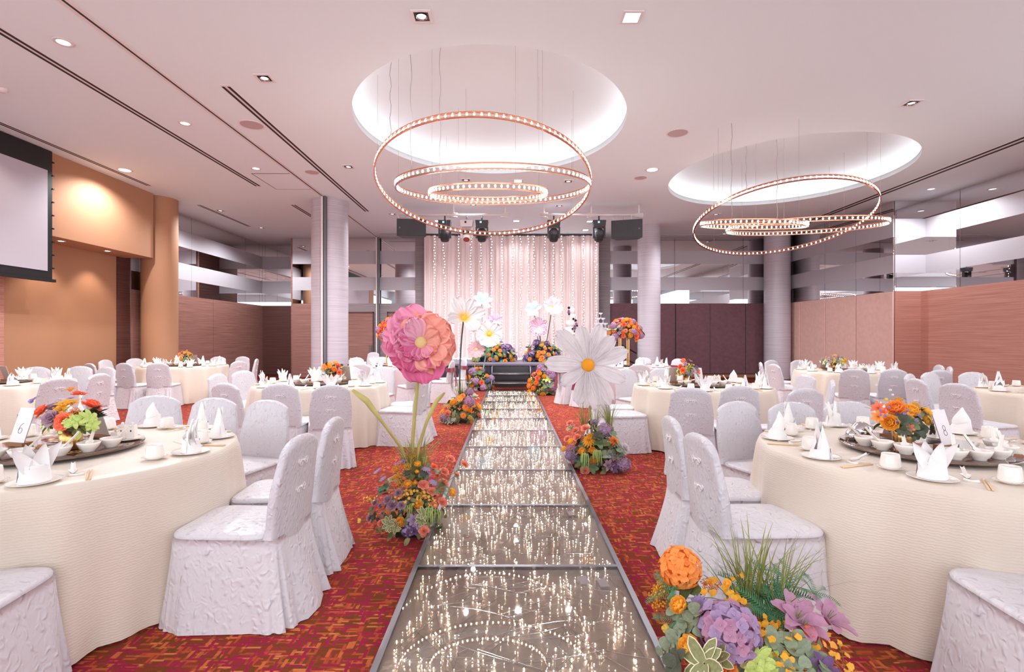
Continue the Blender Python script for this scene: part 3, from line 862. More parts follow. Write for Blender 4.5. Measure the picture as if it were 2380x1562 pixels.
def seat_all():
    """keep the chairs clear of one another and of the tables, then build them"""
    for _ in range(60):
        for i in range(len(QUEUE)):
            for j in range(i):
                a, b = QUEUE[i], QUEUE[j]
                d = a[0]-b[0]
                if d.length < .535:
                    m = (.535-d.length)*.5
                    n = d.normalized() if d.length > 1e-4 else Vector((1,0))
                    if not a[5]: a[0] = a[0]+n*m*(2 if b[5] else 1)
                    if not b[5]: b[0] = b[0]-n*m*(2 if a[5] else 1)
        for q in QUEUE:
            if q[5] or q[3] not in TAB: continue
            c = Vector(TAB[q[3]]); v = q[0]-c
            if v.length < 1.17: q[0] = c+v.normalized()*1.17
    for k, (o, f, phrase, tab, sash, _) in enumerate(QUEUE):
        chair(o.x, o.y, math.atan2(f.y, f.x)-PI/2, phrase, 'chairs around table '+tab if tab in TAB else 'spare chairs by the doors', k+1, sash)
W = 'white covered chair '
placed(-1.40, 2.66, -1, .04, 'six', W+'seen side-on by the aisle at table six, the nearer of two')
placed(-1.42, 3.20, -1, -.05, 'six', W+'by the aisle at table six, half behind the nearest side-on one')
backed(620,930,'six', W+'facing the camera beyond table six, next to the aisle pair', pull=False, face_to=(-.25,-1))
backed(497,925,'six', W+'facing the camera beyond table six, behind the pointed napkins', pull=False, face_to=(-.05,-1))
backed(360,920,'six', W+'facing the camera beyond table six, nearest the flower vase', pull=False, face_to=(.3,-1))
placed(-2.07, 1.84, -.12, 1, 'six', W+'at lower left corner, only its seat in view by table six')
placed(1.31, 2.68, 1, .04, 'eight', W+'seen side-on behind the hydrangeas at table eight, the nearer of two')
placed(1.35, 3.24, 1, -.05, 'eight', W+'by the aisle at table eight, half behind the nearer side-on one')
backed(1715,933,'eight', W+'facing the camera beyond table eight, next to the aisle pair', pull=False, face_to=(.35,-1))
backed(1842,935,'eight', W+'facing the camera beyond table eight, behind the twisted napkin', pull=False, face_to=(.1,-1))
backed(1975,934,'eight', W+'facing the camera beyond table eight, directly behind the orange flowers', pull=False, face_to=(-.1,-1))
placed(2.00, 1.83, .1, 1, 'eight', W+'at lower right corner, only its seat in view by table eight')
backed(552,889,'four', W+'back to the camera at table four, furthest from the aisle')
backed(652,892,'four', W+'back to the camera at table four, middle of the three')
backed(755,894,'four', W+'back to the camera at table four, nearest the aisle')
backed(516,868,'four', W+'turned to table four on its wall side, nearer of two')
backed(562,862,'four', W+'turned to table four on its wall side, further of two')
backed(821,851,'four', W+'facing the camera beyond table four, behind its vase')
backed(887,852,'four', W+'facing the camera beyond table four, nearest the poppy stem')
backed(968,872,'four', W+'at the aisle side of table four, nearer of two thin-looking backs')
backed(987,866,'four', W+'at the aisle side of table four, further of two thin-looking backs')
backed(1625,900,'five', W+'back to the camera at table five, nearest the aisle')
backed(1730,898,'five', W+'back to the camera at table five, middle of the three')
backed(1833,901,'five', W+'back to the camera at table five, furthest from the aisle')
backed(1808,871,'five', W+'on the wall side of table five, further of two')
backed(1859,880,'five', W+'on the wall side of table five, nearer of two')
backed(1471,857,'five', W+'facing the camera beyond table five, half behind the white daisy')
backed(1532,858,'five', W+'facing the camera beyond table five, behind its coral flower vase')
placed(1.43, 6.35, 1, .12, 'five', W+'at the aisle side of table five behind the daisy stem, nearer')
placed(1.45, 6.98, 1, -.08, 'five', W+'at the aisle side of table five behind the daisy, further')
backed(1486,847,'one', W+'back to the camera at mauve table one')
backed(1495,831,'one', W+'beyond mauve table one, between its napkins', True)
backed(1564,834,'one', W+'with magenta sash right of mauve table one', True)
backed(1303,839,'one', W+'with burgundy bow beside the far aisle at table one, further', True)
backed(1345,842,'one', W+'with burgundy bow behind the white daisy at table one', True)
backed(970,845,'two', W+'with burgundy bow directly behind the pink poppy', True)
backed(1050,838,'two', W+'with burgundy sash tail right of the pink poppy', True)
backed(1078,834,'two', W+'seen edge-on with burgundy sash by the steps flowers', True)
backed(853,843,'two', W+'back to the camera at mauve table two')
backed(807,829,'two', W+'with magenta sash left of mauve table two, beside the column', True)
backed(880,827,'two', W+'beyond mauve table two, behind the standing napkins', True)
for x, ph in ((-4.55,'in front of the further doors, left of the metal jamb'),(-3.85,'in front of the further doors, right of the metal jamb')):
    QUEUE.append([Vector((x, 16.6)), Vector((0,-1)), W+'standing alone '+ph, 'none', False, True])
backed(1781,842,'nine', W+'with frogs at table nine before the far column, outer of two')
backed(1809,846,'nine', W+'with frogs at table nine before the far column, inner of two')
backed(1806,837,'nine', W+'facing the camera at table nine beside the far column')
backed(1860,838,'nine', W+'facing the camera beyond table nine, behind its first napkin')
backed(2020,859,'nine', W+'back to the camera at table nine, nearer its vase')
backed(2083,858,'nine', W+'back to the camera at table nine, second from its vase')
backed(2148,859,'nine', W+'back to the camera at table nine, furthest from its vase')
backed(2086,847,'nine', W+'on the wall side of table nine, further of two')
backed(2126,849,'nine', W+'on the wall side of table nine, nearer of two')
backed(2140,881,'ten', W+'showing white frogs on its back behind table eight flowers')
backed(2218,890,'ten', W+'showing white frogs on its back, large, above card eight')
backed(2129,868,'ten', W+'facing the camera at table ten, half behind a frogged back')
backed(2198,868,'ten', W+'facing the camera at table ten, before the red veneer wall')
backed(2278,867,'ten', W+'facing the camera beyond table ten, behind its pointed napkins')
backed(137,878,'seven', W+'showing white frogs, nearest behind the flowers of table six')
backed(228,868,'seven', W+'showing white frogs, second behind the flowers of table six')
backed(178,851,'seven', W+'facing the camera beyond table seven, middle of three')
backed(246,853,'seven', W+'facing the camera beyond table seven, furthest from the screen')
backed(111,850,'seven', W+'facing the camera beyond table seven, nearest the screen')
backed(294,843,'three', W+'back to the camera at table three, nearer the tan niche')
backed(363,843,'three', W+'back to the camera at table three, below the tan column')
backed(228,844,'three', W+'back half hidden at table three, furthest out by the niche')
backed(238,836,'three', W+'at table three against the tan niche, outer of two')
backed(280,832,'three', W+'at table three against the tan niche, inner of two')
backed(464,827,'three', W+'facing the camera beyond table three, right behind its vase')
backed(513,829,'three', W+'facing the camera beyond table three, before the brown panelling')
backed(561,828,'three', W+'facing away from the brown panelling, outermost at table three')
backed(554,839,'three', W+'showing white frogs on the aisle side of table three, nearer')
backed(586,834,'three', W+'showing white frogs on the aisle side of table three, further')

seat_all()

# ------------------------------------------------------------------ draped round tables and what stands on them
TR, TZ = .88, .77
TAB['six'] = (-2.55, 2.87); TAB['eight'] = (2.42, 2.90)
def drape(seed, m):
    r = random.Random(seed)
    ks = [(r.choice((8,11,14,17,20)), r.uniform(0,6.28), r.uniform(.4,1)) for _ in range(4)]
    prof = [(0,0),(.5,0),(.9,0),(.985,-.001),(1.0,-.008)]
    n = 144; nh = 16
    def fn(u, v):
        a = 2*PI*u; k = int(v*(len(prof)-1+nh)+1e-6)
        if k < len(prof):
            q = prof[k]; return (TR*q[0]*math.cos(a), TR*q[0]*math.sin(a), TZ+q[1])
        s = (k-len(prof)+1)/nh
        w = 0
        for kk, ph, am in ks: w += am*math.sin(kk*a+ph+.25*s)
        w = max(-.2, w)**1 if w < 0 else w
        rr = TR+.004+.050*s+.058*(s**.6)*w+.012*math.sin(29*a+2*s)*s**2
        z = (TZ-.010)*(1-s)+.012+.006*math.sin(5*a)*s
        return (rr*math.cos(a), rr*math.sin(a), z)
    return MB().grid(fn, n, len(prof)-1+nh, wrap=True).mesh('tablecloth', m)
tlab = {'six':'round table draped in cream satin carrying card six, cut by the picture edge',
 'eight':'round table draped in cream satin carrying card eight, cut by the picture edge',
 'four':'round cream draped table carrying card four, behind table six',
 'five':'round cream draped table carrying card five, behind table eight',
 'two':'round mauve draped table carrying card two, behind the pink poppy',
 'one':'round mauve draped table carrying card one, behind the white daisy',
 'nine':'round cream draped table carrying card nine, before the rose padded panels',
 'ten':'round cream draped table at the right edge before the red veneer wall',
 'seven':'round cream draped table at the left edge under the projection screen',
 'three':'round cream draped table carrying card three, before the tan column'}
for i, (k, (x, y)) in enumerate(TAB.items()):
    t = thing('banquet_table', tlab[k], 'table', (x, y, 0), rnd.uniform(0,6), 'draped round tables')
    obj('tablecloth', drape(i+3, M_['cloth_mauve'] if k in ('one','two') else M_['cloth']), t)

# prototypes of the tableware
P_PLATE = MB().lathe([(0,.010),(.055,.010),(.062,.012),(.088,.018),(.095,.021),(.096,.0235),(.090,.0225),(.064,.0165),(.055,.0145),(0,.0145)][::1], 36).mesh('plate', M_['ceramic'])
P_SAUCER = MB().lathe([(0,.004),(.030,.004),(.034,.008),(.058,.017),(.060,.019),(.056,.019),(.034,.012),(.030,.010),(0,.010)], 30).mesh('saucer', M_['ceramic'])
P_CUP = MB().lathe([(0,.002),(.037,.002),(.042,.008),(.0438,.016),(.0430,.030),(.0402,.050),(.0375,.070),(.0362,.0715),(.0350,.070),(.0385,.045),(.040,.02),(.03,.012),(0,.012)], 30).mesh('teacup', M_['ceramic'])
P_BOWL = MB().lathe([(0,.004),(.024,.004),(.026,.0),(.028,.0),(.028,.008),(.042,.022),(.051,.042),(.0535,.052),(.052,.0525),(.048,.042),(.038,.024),(.022,.014),(0,.013)], 28).mesh('soup_bowl', M_['ceramic'])
def spoon_mesh():
    mb = MB()
    def fn(u, v):
        s = v
        y = -.05+.13*s
        w = .019*math.sin(PI*min(1, .12+s*1.35)*.78)**.6 if s < .42 else .009-.002*(s-.42)
        z = .004+.010*(s**1.0)+(.028*(s-.4)**1.3 if s > .4 else 0)
        dep = .010*math.sin(PI*min(1,s/.42))if s < .42 else .002
        t = u*2-1
        return (w*t, y, z+.006*abs(t)**2+dep*(abs(t)**2-1)*.6)
    mb.grid(fn, 6, 14)
    mb.grid(lambda u, v: tuple(a+b for a, b in zip(fn(u, v), (0,0,.0022))), 6, 14)
    return mb.mesh('soup_spoon', M_['ceramic'])
P_SPOON = spoon_mesh()
_r = MB(); _r.add([(-.030,-.012,0),(.030,-.012,0),(.030,.012,0),(-.030,.012,0),(-.026,-.009,.014),(.026,-.009,.014),(.026,.009,.014),(-.026,.009,.014),(0,-.009,.008),(0,.009,.008)],
   [(3,2,1,0),(0,1,5,8,4),(1,2,6,5),(2,3,7,9,6),(3,0,4,7),(4,8,9,7),(8,5,6,9)])
P_REST = _r.mesh('spoon_rest', M_['ceramic'])
P_STICK = MB().tube([(0,-.10,.004),(0,.10,.004)], [.0045,.0030], 6).mesh('chopstick', M_['bamboo'])

def napkin_mesh(kind, seed):
    r = random.Random(seed); mb = MB()
    def band(a0, a1, r0, r1, z0, z1, wob=0.0, n=14, sl=0.0):
        """a wrapped strip of cloth round the base, sloping by sl"""
        mb.grid(lambda u, v: ((r0+(r1-r0)*v+wob*math.sin(PI*u)*v)*math.cos(a0+(a1-a0)*u), (r0+(r1-r0)*v)*.82*math.sin(a0+(a1-a0)*u), z0+(z1-z0)*v+sl*(u-.5)*(.3+v)), n, 4)
    if kind == 0:      # crown: wrapped foot, crossed sash, pointed leaves fanning out above
        mb.lathe([(.050,0),(.051,.012),(.047,.03),(.041,.05),(.039,.066),(.030,.070),(0,.072)], 24, sy=.84)
        band(-2.9, -.3, .054, .048, .002, .046, .004, 16, .030)
        band(-2.6, .3, .047, .046, .030, .074, .003, 16, -.034)
        band(.2, 2.9, .052, .045, .004, .060, .0, 14, .01)
        nl = r.choice((4,5,5))
        for k in range(nl):
            an = (k-(nl-1)/2)*.40+r.uniform(-.06,.06); hh = .108+r.uniform(-.012,.016)
            ca, sa = math.cos(an), math.sin(an); fr = 1 if k % 2 else -1
            for side in (0, .0022):
                def leaf(u, v, ca=ca, sa=sa, hh=hh, fr=fr, side=side, an=an):
                    t = u*2-1
                    w = .029*(1-v**2.2)*(1-.15*v)+.0012
                    x = t*w*1.05; h = hh*v
                    y = fr*(.012-.006*v)+.016*abs(t)**1.5*(1-v*.6)-.022*v+.030*v*v+side
                    return (x*ca+h*sa+an*.028, y, .052+h*ca-x*sa*.7)
                mb.grid(leaf, 6, 8)
    elif kind == 1:    # tall pointed cone with a crossed foot
        def shell(u, v):
            a = -2.9+5.8*u
            top = .165*(1-.60*(abs(a)/2.9)**1.6)+.006
            rr = (.050-.036*v**1.3)*(1+.05*math.sin(5*a)*(1-v))
            return (rr*math.sin(a), -rr*math.cos(a)*.75+.010*v, top*v)
        mb.grid(shell, 28, 10)
        mb.grid(lambda u, v: ((2*u-1)*(.040-.038*v**1.2), .004+.012*v+.006*(2*u-1)**2, .02+.150*v), 8, 8)
        band(-3.0, -.2, .056, .047, .0, .050, .004, 16, .036)
        band(-2.9, .1, .053, .049, .0, .036, .0, 16, -.020)
        band(.0, 3.0, .054, .046, .0, .040, .0, 14, .01)
    else:              # soft twist: a slumped roll with a lifted lobe
        mb.lathe([(.056,0),(.060,.012),(.055,.034),(.040,.055),(.020,.064),(0,.066)], 22, sy=.8)
        band(-2.8, .4, .060, .048, .0, .055, .006, 16, .04)
        for k in range(2):
            ph = r.uniform(-.5,.5)+k*1.1
            def lobe(u, v, k=k, ph=ph):
                a = -1.9+3.8*u
                rr = .040-.010*k+.012*math.sin(PI*v)-.030*v*v
                return (rr*math.sin(a+ph)+.010*v*(1-2*k), -rr*math.cos(a+ph)*.8, .040+(.115-.02*k)*v*(1-.45*(abs(a)/1.9)**2))
            mb.grid(lobe, 18, 8)
    return mb.mesh('napkin', M_['napkin'])
NAP = [[napkin_mesh(k, s*7+k) for s in range(3)] for k in range(3)]
NWORD = ['crown folded','cone folded','soft rolled']
CLOCK = 'twelve one two three four five six seven eight nine ten eleven'.split()
def clock(a):
    return CLOCK[int(round((90-a)/30.0)) % 12]
GR = lambda s, t: '%s of table %s' % (s, t)
def setting(tab, a, near, kind=None, r=.775):
    cx, cy = TAB[tab]; A = R_(a); c, s = math.cos(A), math.sin(A)
    hour = clock(a)
    where = 'at the %s o\'clock place of table %s' % (hour, tab)
    key = (tab, hour)
    if key in setting.used: return
    setting.used.add(key)
    L = (s, -c)                                    # the sitter's left
    rz = A-PI/2+PI                                # local +y towards the centre
    def put(name, me, label, cat, rr, side, dz, rot=0.0, z=TZ):
        o = obj(name, me, None, (cx+c*rr+L[0]*side, cy+s*rr+L[1]*side, z+dz), (0,0,rz+rot))
        return tag(o, label, cat, GR(cat+'s', tab))
    k = rnd.choice((0,0,0,1,1,2)) if kind is None else kind
    put('dinner_plate', P_PLATE, 'white side plate under the napkin '+where, 'plate', r, 0, -.009)
    o = put('folded_napkin', NAP[k][rnd.randrange(3)], 'white %s napkin %s' % (NWORD[k], where), 'napkin', r, 0, .006, rnd.uniform(-.5,.5)+PI if True else 0)
    o.scale = (1.12,)*3
    put('tea_saucer', P_SAUCER, 'white saucer under the teacup '+where, 'saucer', r-.09, .155, -.002)
    put('teacup', P_CUP, 'white handleless teacup '+where, 'cup', r-.09, .155, .008)
    if near:
        put('spoon_rest', P_REST, 'white porcelain rest '+where, 'spoon rest', r-.06, -.135, 0)
        put('soup_spoon', P_SPOON, 'white porcelain spoon lying on the rest '+where, 'spoon', r-.11, -.118, .006, .1)
        for q, ww in ((-.006,'inner'),(.006,'outer')):
            put('chopstick', P_STICK, '%s bamboo chopstick of the pair %s' % (ww, where), 'chopstick', r-.03, -.185+q, 0, .04)
setting.used = set()
for a in (-55,-4,29,60,92,124,158,192,226,-90): setting('six', a, True, {-55:0,-4:0,29:1,60:1,92:2,192:0}.get(a))
for a in (157,195,231,266,300,334,8,38,66,94,127): setting('eight', a, True, {157:2,195:1,231:0,94:0,127:1,38:2}.get(a))
for tab, a0, nr in (('four',10,True),('five',0,True),('one',25,False),('two',20,False),('nine',12,False),('ten',-8,True),('seven',4,False),('three',22,False)):
    for i in range(10): setting(tab, a0+i*36, nr)

# turntables with bowls, cards and sauce pots
def turntable(tab, x, y, r=.41):
    t = thing('turntable', 'brown smoked glass turntable in the middle of table '+tab, 'turntable', (x, y, TZ), 0, 'glass turntables')
    obj('glass_disc', MB().lathe([(0,.018),(r-.004,.018),(r,.022),(r,.028),(r-.004,.030),(0,.030)], 64), t, mats=M_['smoked'])
    obj('foot', MB().lathe([(.14,.0),(.14,.018)], 32), t, mats=M_['black'])
SZ = TZ+.0305
def bowl(tab, x, y, a, r=.33, spoon=True, i=0):
    w = 'at the %s o\'clock side of turntable %s' % (clock(a+ (7 if False else 0)), tab)
    A = R_(a)
    p = (x+r*math.cos(A), y+r*math.sin(A), SZ)
    n = bowl.seen.get((tab, clock(a)), 0); bowl.seen[(tab, clock(a))] = n+1
    pre = '' if n == 0 else 'next '
    tag(obj('soup_bowl', P_BOWL, None, p), 'white footed %ssoup bowl %s' % (pre, w), 'bowl', GR('soup bowls', tab))
    if spoon:
        q = rnd.uniform(-1.0,.9)
        o = obj('soup_spoon', P_SPOON, None, (p[0]-.030*math.sin(q), p[1]+.030*math.cos(q), SZ+.043), (R_(34),0,q))
        tag(o, 'white porcelain spoon leaning in the %sbowl %s' % (pre, w), 'spoon', GR('bowl spoons', tab))
bowl.seen = {}
def digit_paths(ch):
    arc = lambda cx, cy, rx, ry, a0, a1, n=14: [(cx+rx*math.cos(R_(a0+(a1-a0)*i/n)), cy+ry*math.sin(R_(a0+(a1-a0)*i/n))) for i in range(n+1)]
    return {'1': [[(-.08,.28),(.02,.5),(.02,-.5)],[(-.08,-.5),(.12,-.5)]],
     '2': [arc(0,.24,.24,.26,160,-40)+[(-.25,-.5),(.27,-.5)]],
     '3': [arc(0,.25,.22,.25,150,-90)+arc(0,-.25,.25,.25,90,-150)],
     '4': [[(.12,-.5),(.12,.5),(-.28,-.18),(.28,-.18)]],
     '5': [[(.24,.5),(-.16,.5),(-.2,.1)]+arc(0,-.18,.25,.32,120,-150)],
     '6': [arc(.26,-.18,.52,.72,95,180)+arc(0,-.22,.25,.28,180,540,24)],
     '8': [arc(0,.25,.2,.25,-90,270,22)+arc(0,-.25,.25,.25,90,-270,24)],
     '9': [arc(0,.22,.25,.28,0,360,22)+arc(-.26,.2,.51,.7,0,-80)]}[ch]
def card(tab, ch, x, y, rz, lab, z=SZ, w=.115, h=.205, lean=17):
    t = thing('table_card', lab, 'table card', (x, y, z), rz, 'table number cards')
    obj('wooden_foot', MB().box(-w*.55, w*.55, -.012, .045, 0, .02), t, mats=M_['base_wood'], smooth=False)
    Rm = Matrix.Translation((0,0,.012)) @ Matrix.Rotation(R_(-lean), 4, 'X')
    s = obj('card_sheet', MB().box(-w/2, w/2, -.002, 0, 0, h, Rm), t, mats=M_['paper'], smooth=False)
    obj('card_reverse', MB().box(-w/2, w/2, .0005, .003, 0, h, Rm), t, mats=M_['card_back'], smooth=False)
    if ch:
        mb = MB(); sz = .055
        for path in digit_paths(ch):
            for (a, b) in zip(path, path[1:]):
                va = Vector((a[0]*sz, -.0032, h*.42+a[1]*sz)); vb = Vector((b[0]*sz, -.0032, h*.42+b[1]*sz))
                dv = (vb-va); nn = Vector((-dv.z,0,dv.x)).normalized()*.0011
                e = dv.normalized()*.0008
                mb.add([va-nn-e, va+nn-e, vb+nn+e, vb-nn+e], [(0,1,2,3)], Rm)
        obj('number', mb, t, mats=M_['ink'], smooth=False)
def pots(tab, x, y):
    t = obj('condiment_plate', P_PLATE, None, (x, y, SZ-.009), scale=.9)
    tag(t, 'white plate holding the sauce pots on turntable '+tab, 'plate', 'condiment plates')
    for dx, dy, h, lab in ((-.035,.012,.085,'soy sauce pot with square body, outer of two,'),(.02,.018,.085,'soy sauce pot with square body, inner of two,'),(-.04,-.035,.05,'short toothpick pot')):
        q = thing('sauce_pot', 'white %s on turntable %s' % (lab, tab), 'pot', (x+dx, y+dy, SZ+.0055), .2, 'sauce pots')
        b = .021
        mb = MB().add([(-b,-b,0),(b,-b,0),(b,b,0),(-b,b,0),(-b*.8,-b*.8,h),(b*.8,-b*.8,h),(b*.8,b*.8,h),(-b*.8,b*.8,h)],[(3,2,1,0),(4,5,6,7),(0,1,5,4),(1,2,6,5),(2,3,7,6),(3,0,4,7)])
        obj('body', mb, q, mats=M_['ceramic'], smooth=False)
        if h > .06:
            obj('lid_knob', MB().ball((0,0,h+.006), .009, 8, 5), q, mats=M_['ceramic'])
            obj('spout', MB().tube([(0,-b*.8,h-.012),(0,-b*1.25,h-.006)], [.006,.004], 6), q, mats=M_['ceramic'])
            obj('printed_mark', MB().box(-.004,.004,-b*.92,-b*.90,h*.5,h*.62), q, mats=M_['ink'], smooth=False)
        else:
            pk = MB()
            for i in range(9): pk.tube([(rnd.uniform(-.01,.01),rnd.uniform(-.01,.01),h),(rnd.uniform(-.014,.014),rnd.uniform(-.014,.014),h+.018)],.0011,3)
            obj('toothpicks', pk, q, mats=M_['bamboo'])
turntable('six', -2.57, 2.86); turntable('eight', 2.36, 2.86)
for a in (-4,-25,-46,-72,-94,-118): bowl('six', -2.57, 2.86, a)
for a in (178,198,217,252,271,292,318,345): bowl('eight', 2.36, 2.86, a)
pots('six', -2.30, 3.03); pots('eight', 2.62, 3.08)
card('six','6',-2.80,2.86,-.25,'white leaning number card reading six beside the gold vase')
card('six',None,-2.50,3.10,PI-.3,'brown reverse of a leaning card behind the flowers of table six')
card('eight','8',2.45,2.80,.35,'white leaning number card reading eight beside orange flowers')
card('eight',None,2.37,3.14,PI+.3,'brown reverse of a leaning card behind the flowers of table eight')
for x, y, s, lab in ((2.06,3.02,.038,'smaller'),(2.14,3.06,.058,'larger')):
    tag(obj('steel_dome', MB().ball((0,0,s*.8), s, 20, 12), None, (x, y, SZ), mats=M_['steel']), lab+' polished steel dome among the bowls of table eight', 'dish cover', 'steel domes')
tt = thing('steel_platter', 'oval steel platter with spoons behind card six', 'platter', (-2.62,2.98,SZ))
obj('dish', MB().lathe([(0,.004),(.09,.004),(.13,.018),(.125,.019),(.09,.008),(0,.008)],28,sy=.7), tt, mats=M_['steel'])
for tab, ch, pxv, pxc, dv, dc in (('four','4',773,745,7.0,6.86),('five','5',1597,1626,6.72,6.62),('three','3',431,409,11.35,11.2),('nine','9',1940,1962,9.75,9.6)):
    x, y = TAB[tab]
    turntable(tab, x, y)
    for i, a in enumerate((-60,-85,-112,-30,-142)): bowl(tab, x, y, a, spoon=True)
    card(tab, ch, (pxc-VX)*dc/FPX, dc, -.12 if x < 0 else .12, 'white leaning number card on table '+tab)
    card(tab, None, (pxv-VX)*dv/FPX+(.16 if x < 0 else -.16), dv+.12, PI, 'brown reverse of a leaning card behind the flowers of table '+tab)
    pots(tab, x+.26, y+.1)
turntable('ten', *TAB['ten']); turntable('seven', *TAB['seven'])
for a in (-150,-172,-128): bowl('ten', *TAB['ten'], a)
card('ten', None, 6.33, 6.1, PI+.2, 'brown reverse of a leaning card at the right edge on table ten')
card('seven', None, -7.12, 7.15, PI-.2, 'brown reverse of a leaning card at the left edge on table seven')
pots('seven', -6.98, 7.22)
card('one','1',(1443-VX)*10.85/FPX,10.85,.05,'white upright number card reading one on the mauve table', z=TZ, lean=6)
card('two','2',(907-VX)*10.85/FPX,10.85,-.05,'white upright number card reading two on the mauve table', z=TZ, lean=6)
turntable('one', *TAB['one'], r=.36); turntable('two', *TAB['two'], r=.36)

# ------------------------------------------------------------------ flowers
def petal(mb, L, W, p0, p1, az, base=0.0, cup=.2, ruff=0.0, tip=.8, ns=5, nt=4, M=None, mi=0, ph=0.0, z0=0.0, grooves=0):
    """one petal from the centre outward along azimuth az; p0..p1 is its elevation from base to tip"""
    ca, sa = math.cos(az), math.sin(az)
    xs = [base]; zs = [z0]
    for i in range(ns):
        e = p0+(p1-p0)*(i+.5)/ns
        xs.append(xs[-1]+math.cos(e)*L/ns); zs.append(zs[-1]+math.sin(e)*L/ns)
    def fn(u, v):
        i = int(v*ns+1e-6); t = u*2-1
        s = v
        w = W*(math.sin(PI*min(1.0, (.10+.90*s)**tip*.86+.04)))**.75
        e = p0+(p1-p0)*s
        hgt = cup*w*t*t + ruff*s*s*math.sin(9*t+ph) + ruff*.6*s*math.sin(17*t+2*ph)
        if grooves: hgt += grooves*math.cos(t*PI*4.5)*math.sin(PI*min(1,s*.9+.1))
        endc = 1-.10*t*t*(s > .99)
        x = xs[i]*endc - math.sin(e)*hgt; z = zs[i]*endc + math.cos(e)*hgt
        y = w*t
        return (x*ca-y*sa, x*sa+y*ca, z)
    mb.grid(fn, nt, ns, M, mi)
def fl_mat(name, col, rough=.6, tr=.38):
    """petal: a thin sheet that also lets light through"""
    m = mat(name, col, rough, spec=.25, var=.08)
    nt = m.node_tree; b = nt.nodes['Principled BSDF']; out = [n for n in nt.nodes if n.type == 'OUTPUT_MATERIAL'][0]
    t = nt.nodes.new('ShaderNodeBsdfTranslucent'); t.inputs[0].default_value = col
    mx = nt.nodes.new('ShaderNodeMixShader'); mx.inputs[0].default_value = tr
    nt.links.new(b.outputs[0], mx.inputs[1]); nt.links.new(t.outputs[0], mx.inputs[2]); nt.links.new(mx.outputs[0], out.inputs[0])
    return m
F = {'yellow':fl_mat('petal_yellow', rgb(255,200,84)), 'orange':fl_mat('petal_orange', rgb(255,174,90)), 'salmon':fl_mat('petal_salmon', rgb(250,168,144)),
 'coral':fl_mat('petal_coral', rgb(254,140,104)), 'mauve':fl_mat('petal_mauve', rgb(192,158,176)), 'lilac':fl_mat('petal_lilac', rgb(190,164,200)),
 'lavender':fl_mat('petal_lavender', rgb(180,166,214)), 'pinklilac':fl_mat('petal_pink_lilac', rgb(206,156,184)), 'purple':fl_mat('petal_purple', rgb(128,96,140)),
 'white':fl_mat('petal_white', rgb(236,230,232)), 'mustard':fl_mat('petal_mustard', rgb(250,190,64)), 'lemon':fl_mat('petal_lemon', rgb(244,220,120)),
 'plum':fl_mat('petal_plum', rgb(74,60,84))}
G = {'leaf':mat('leaf_green', rgb(92,110,66), .55, var=.2), 'olive':mat('leaf_olive', rgb(128,130,82), .55, var=.2), 'lime':mat('leaf_lime', rgb(186,204,108), .5, var=.1),
 'euca':mat('leaf_eucalyptus', rgb(128,140,112), .6, var=.15), 'fern':mat('fern_green', rgb(74,132,88), .6, var=.2), 'teal':mat('leaf_teal', rgb(70,140,118), .55, var=.25),
 'grass':mat('grass_olive', rgb(134,138,70), .6, var=.2), 'cream':mat('leaf_margin_cream', rgb(226,218,182), .6), 'amar':mat('amaranth_green', rgb(158,180,100), .7), 'dark':mat('leaf_dark', rgb(66,72,52), .5, var=.2)}
_cache = {}
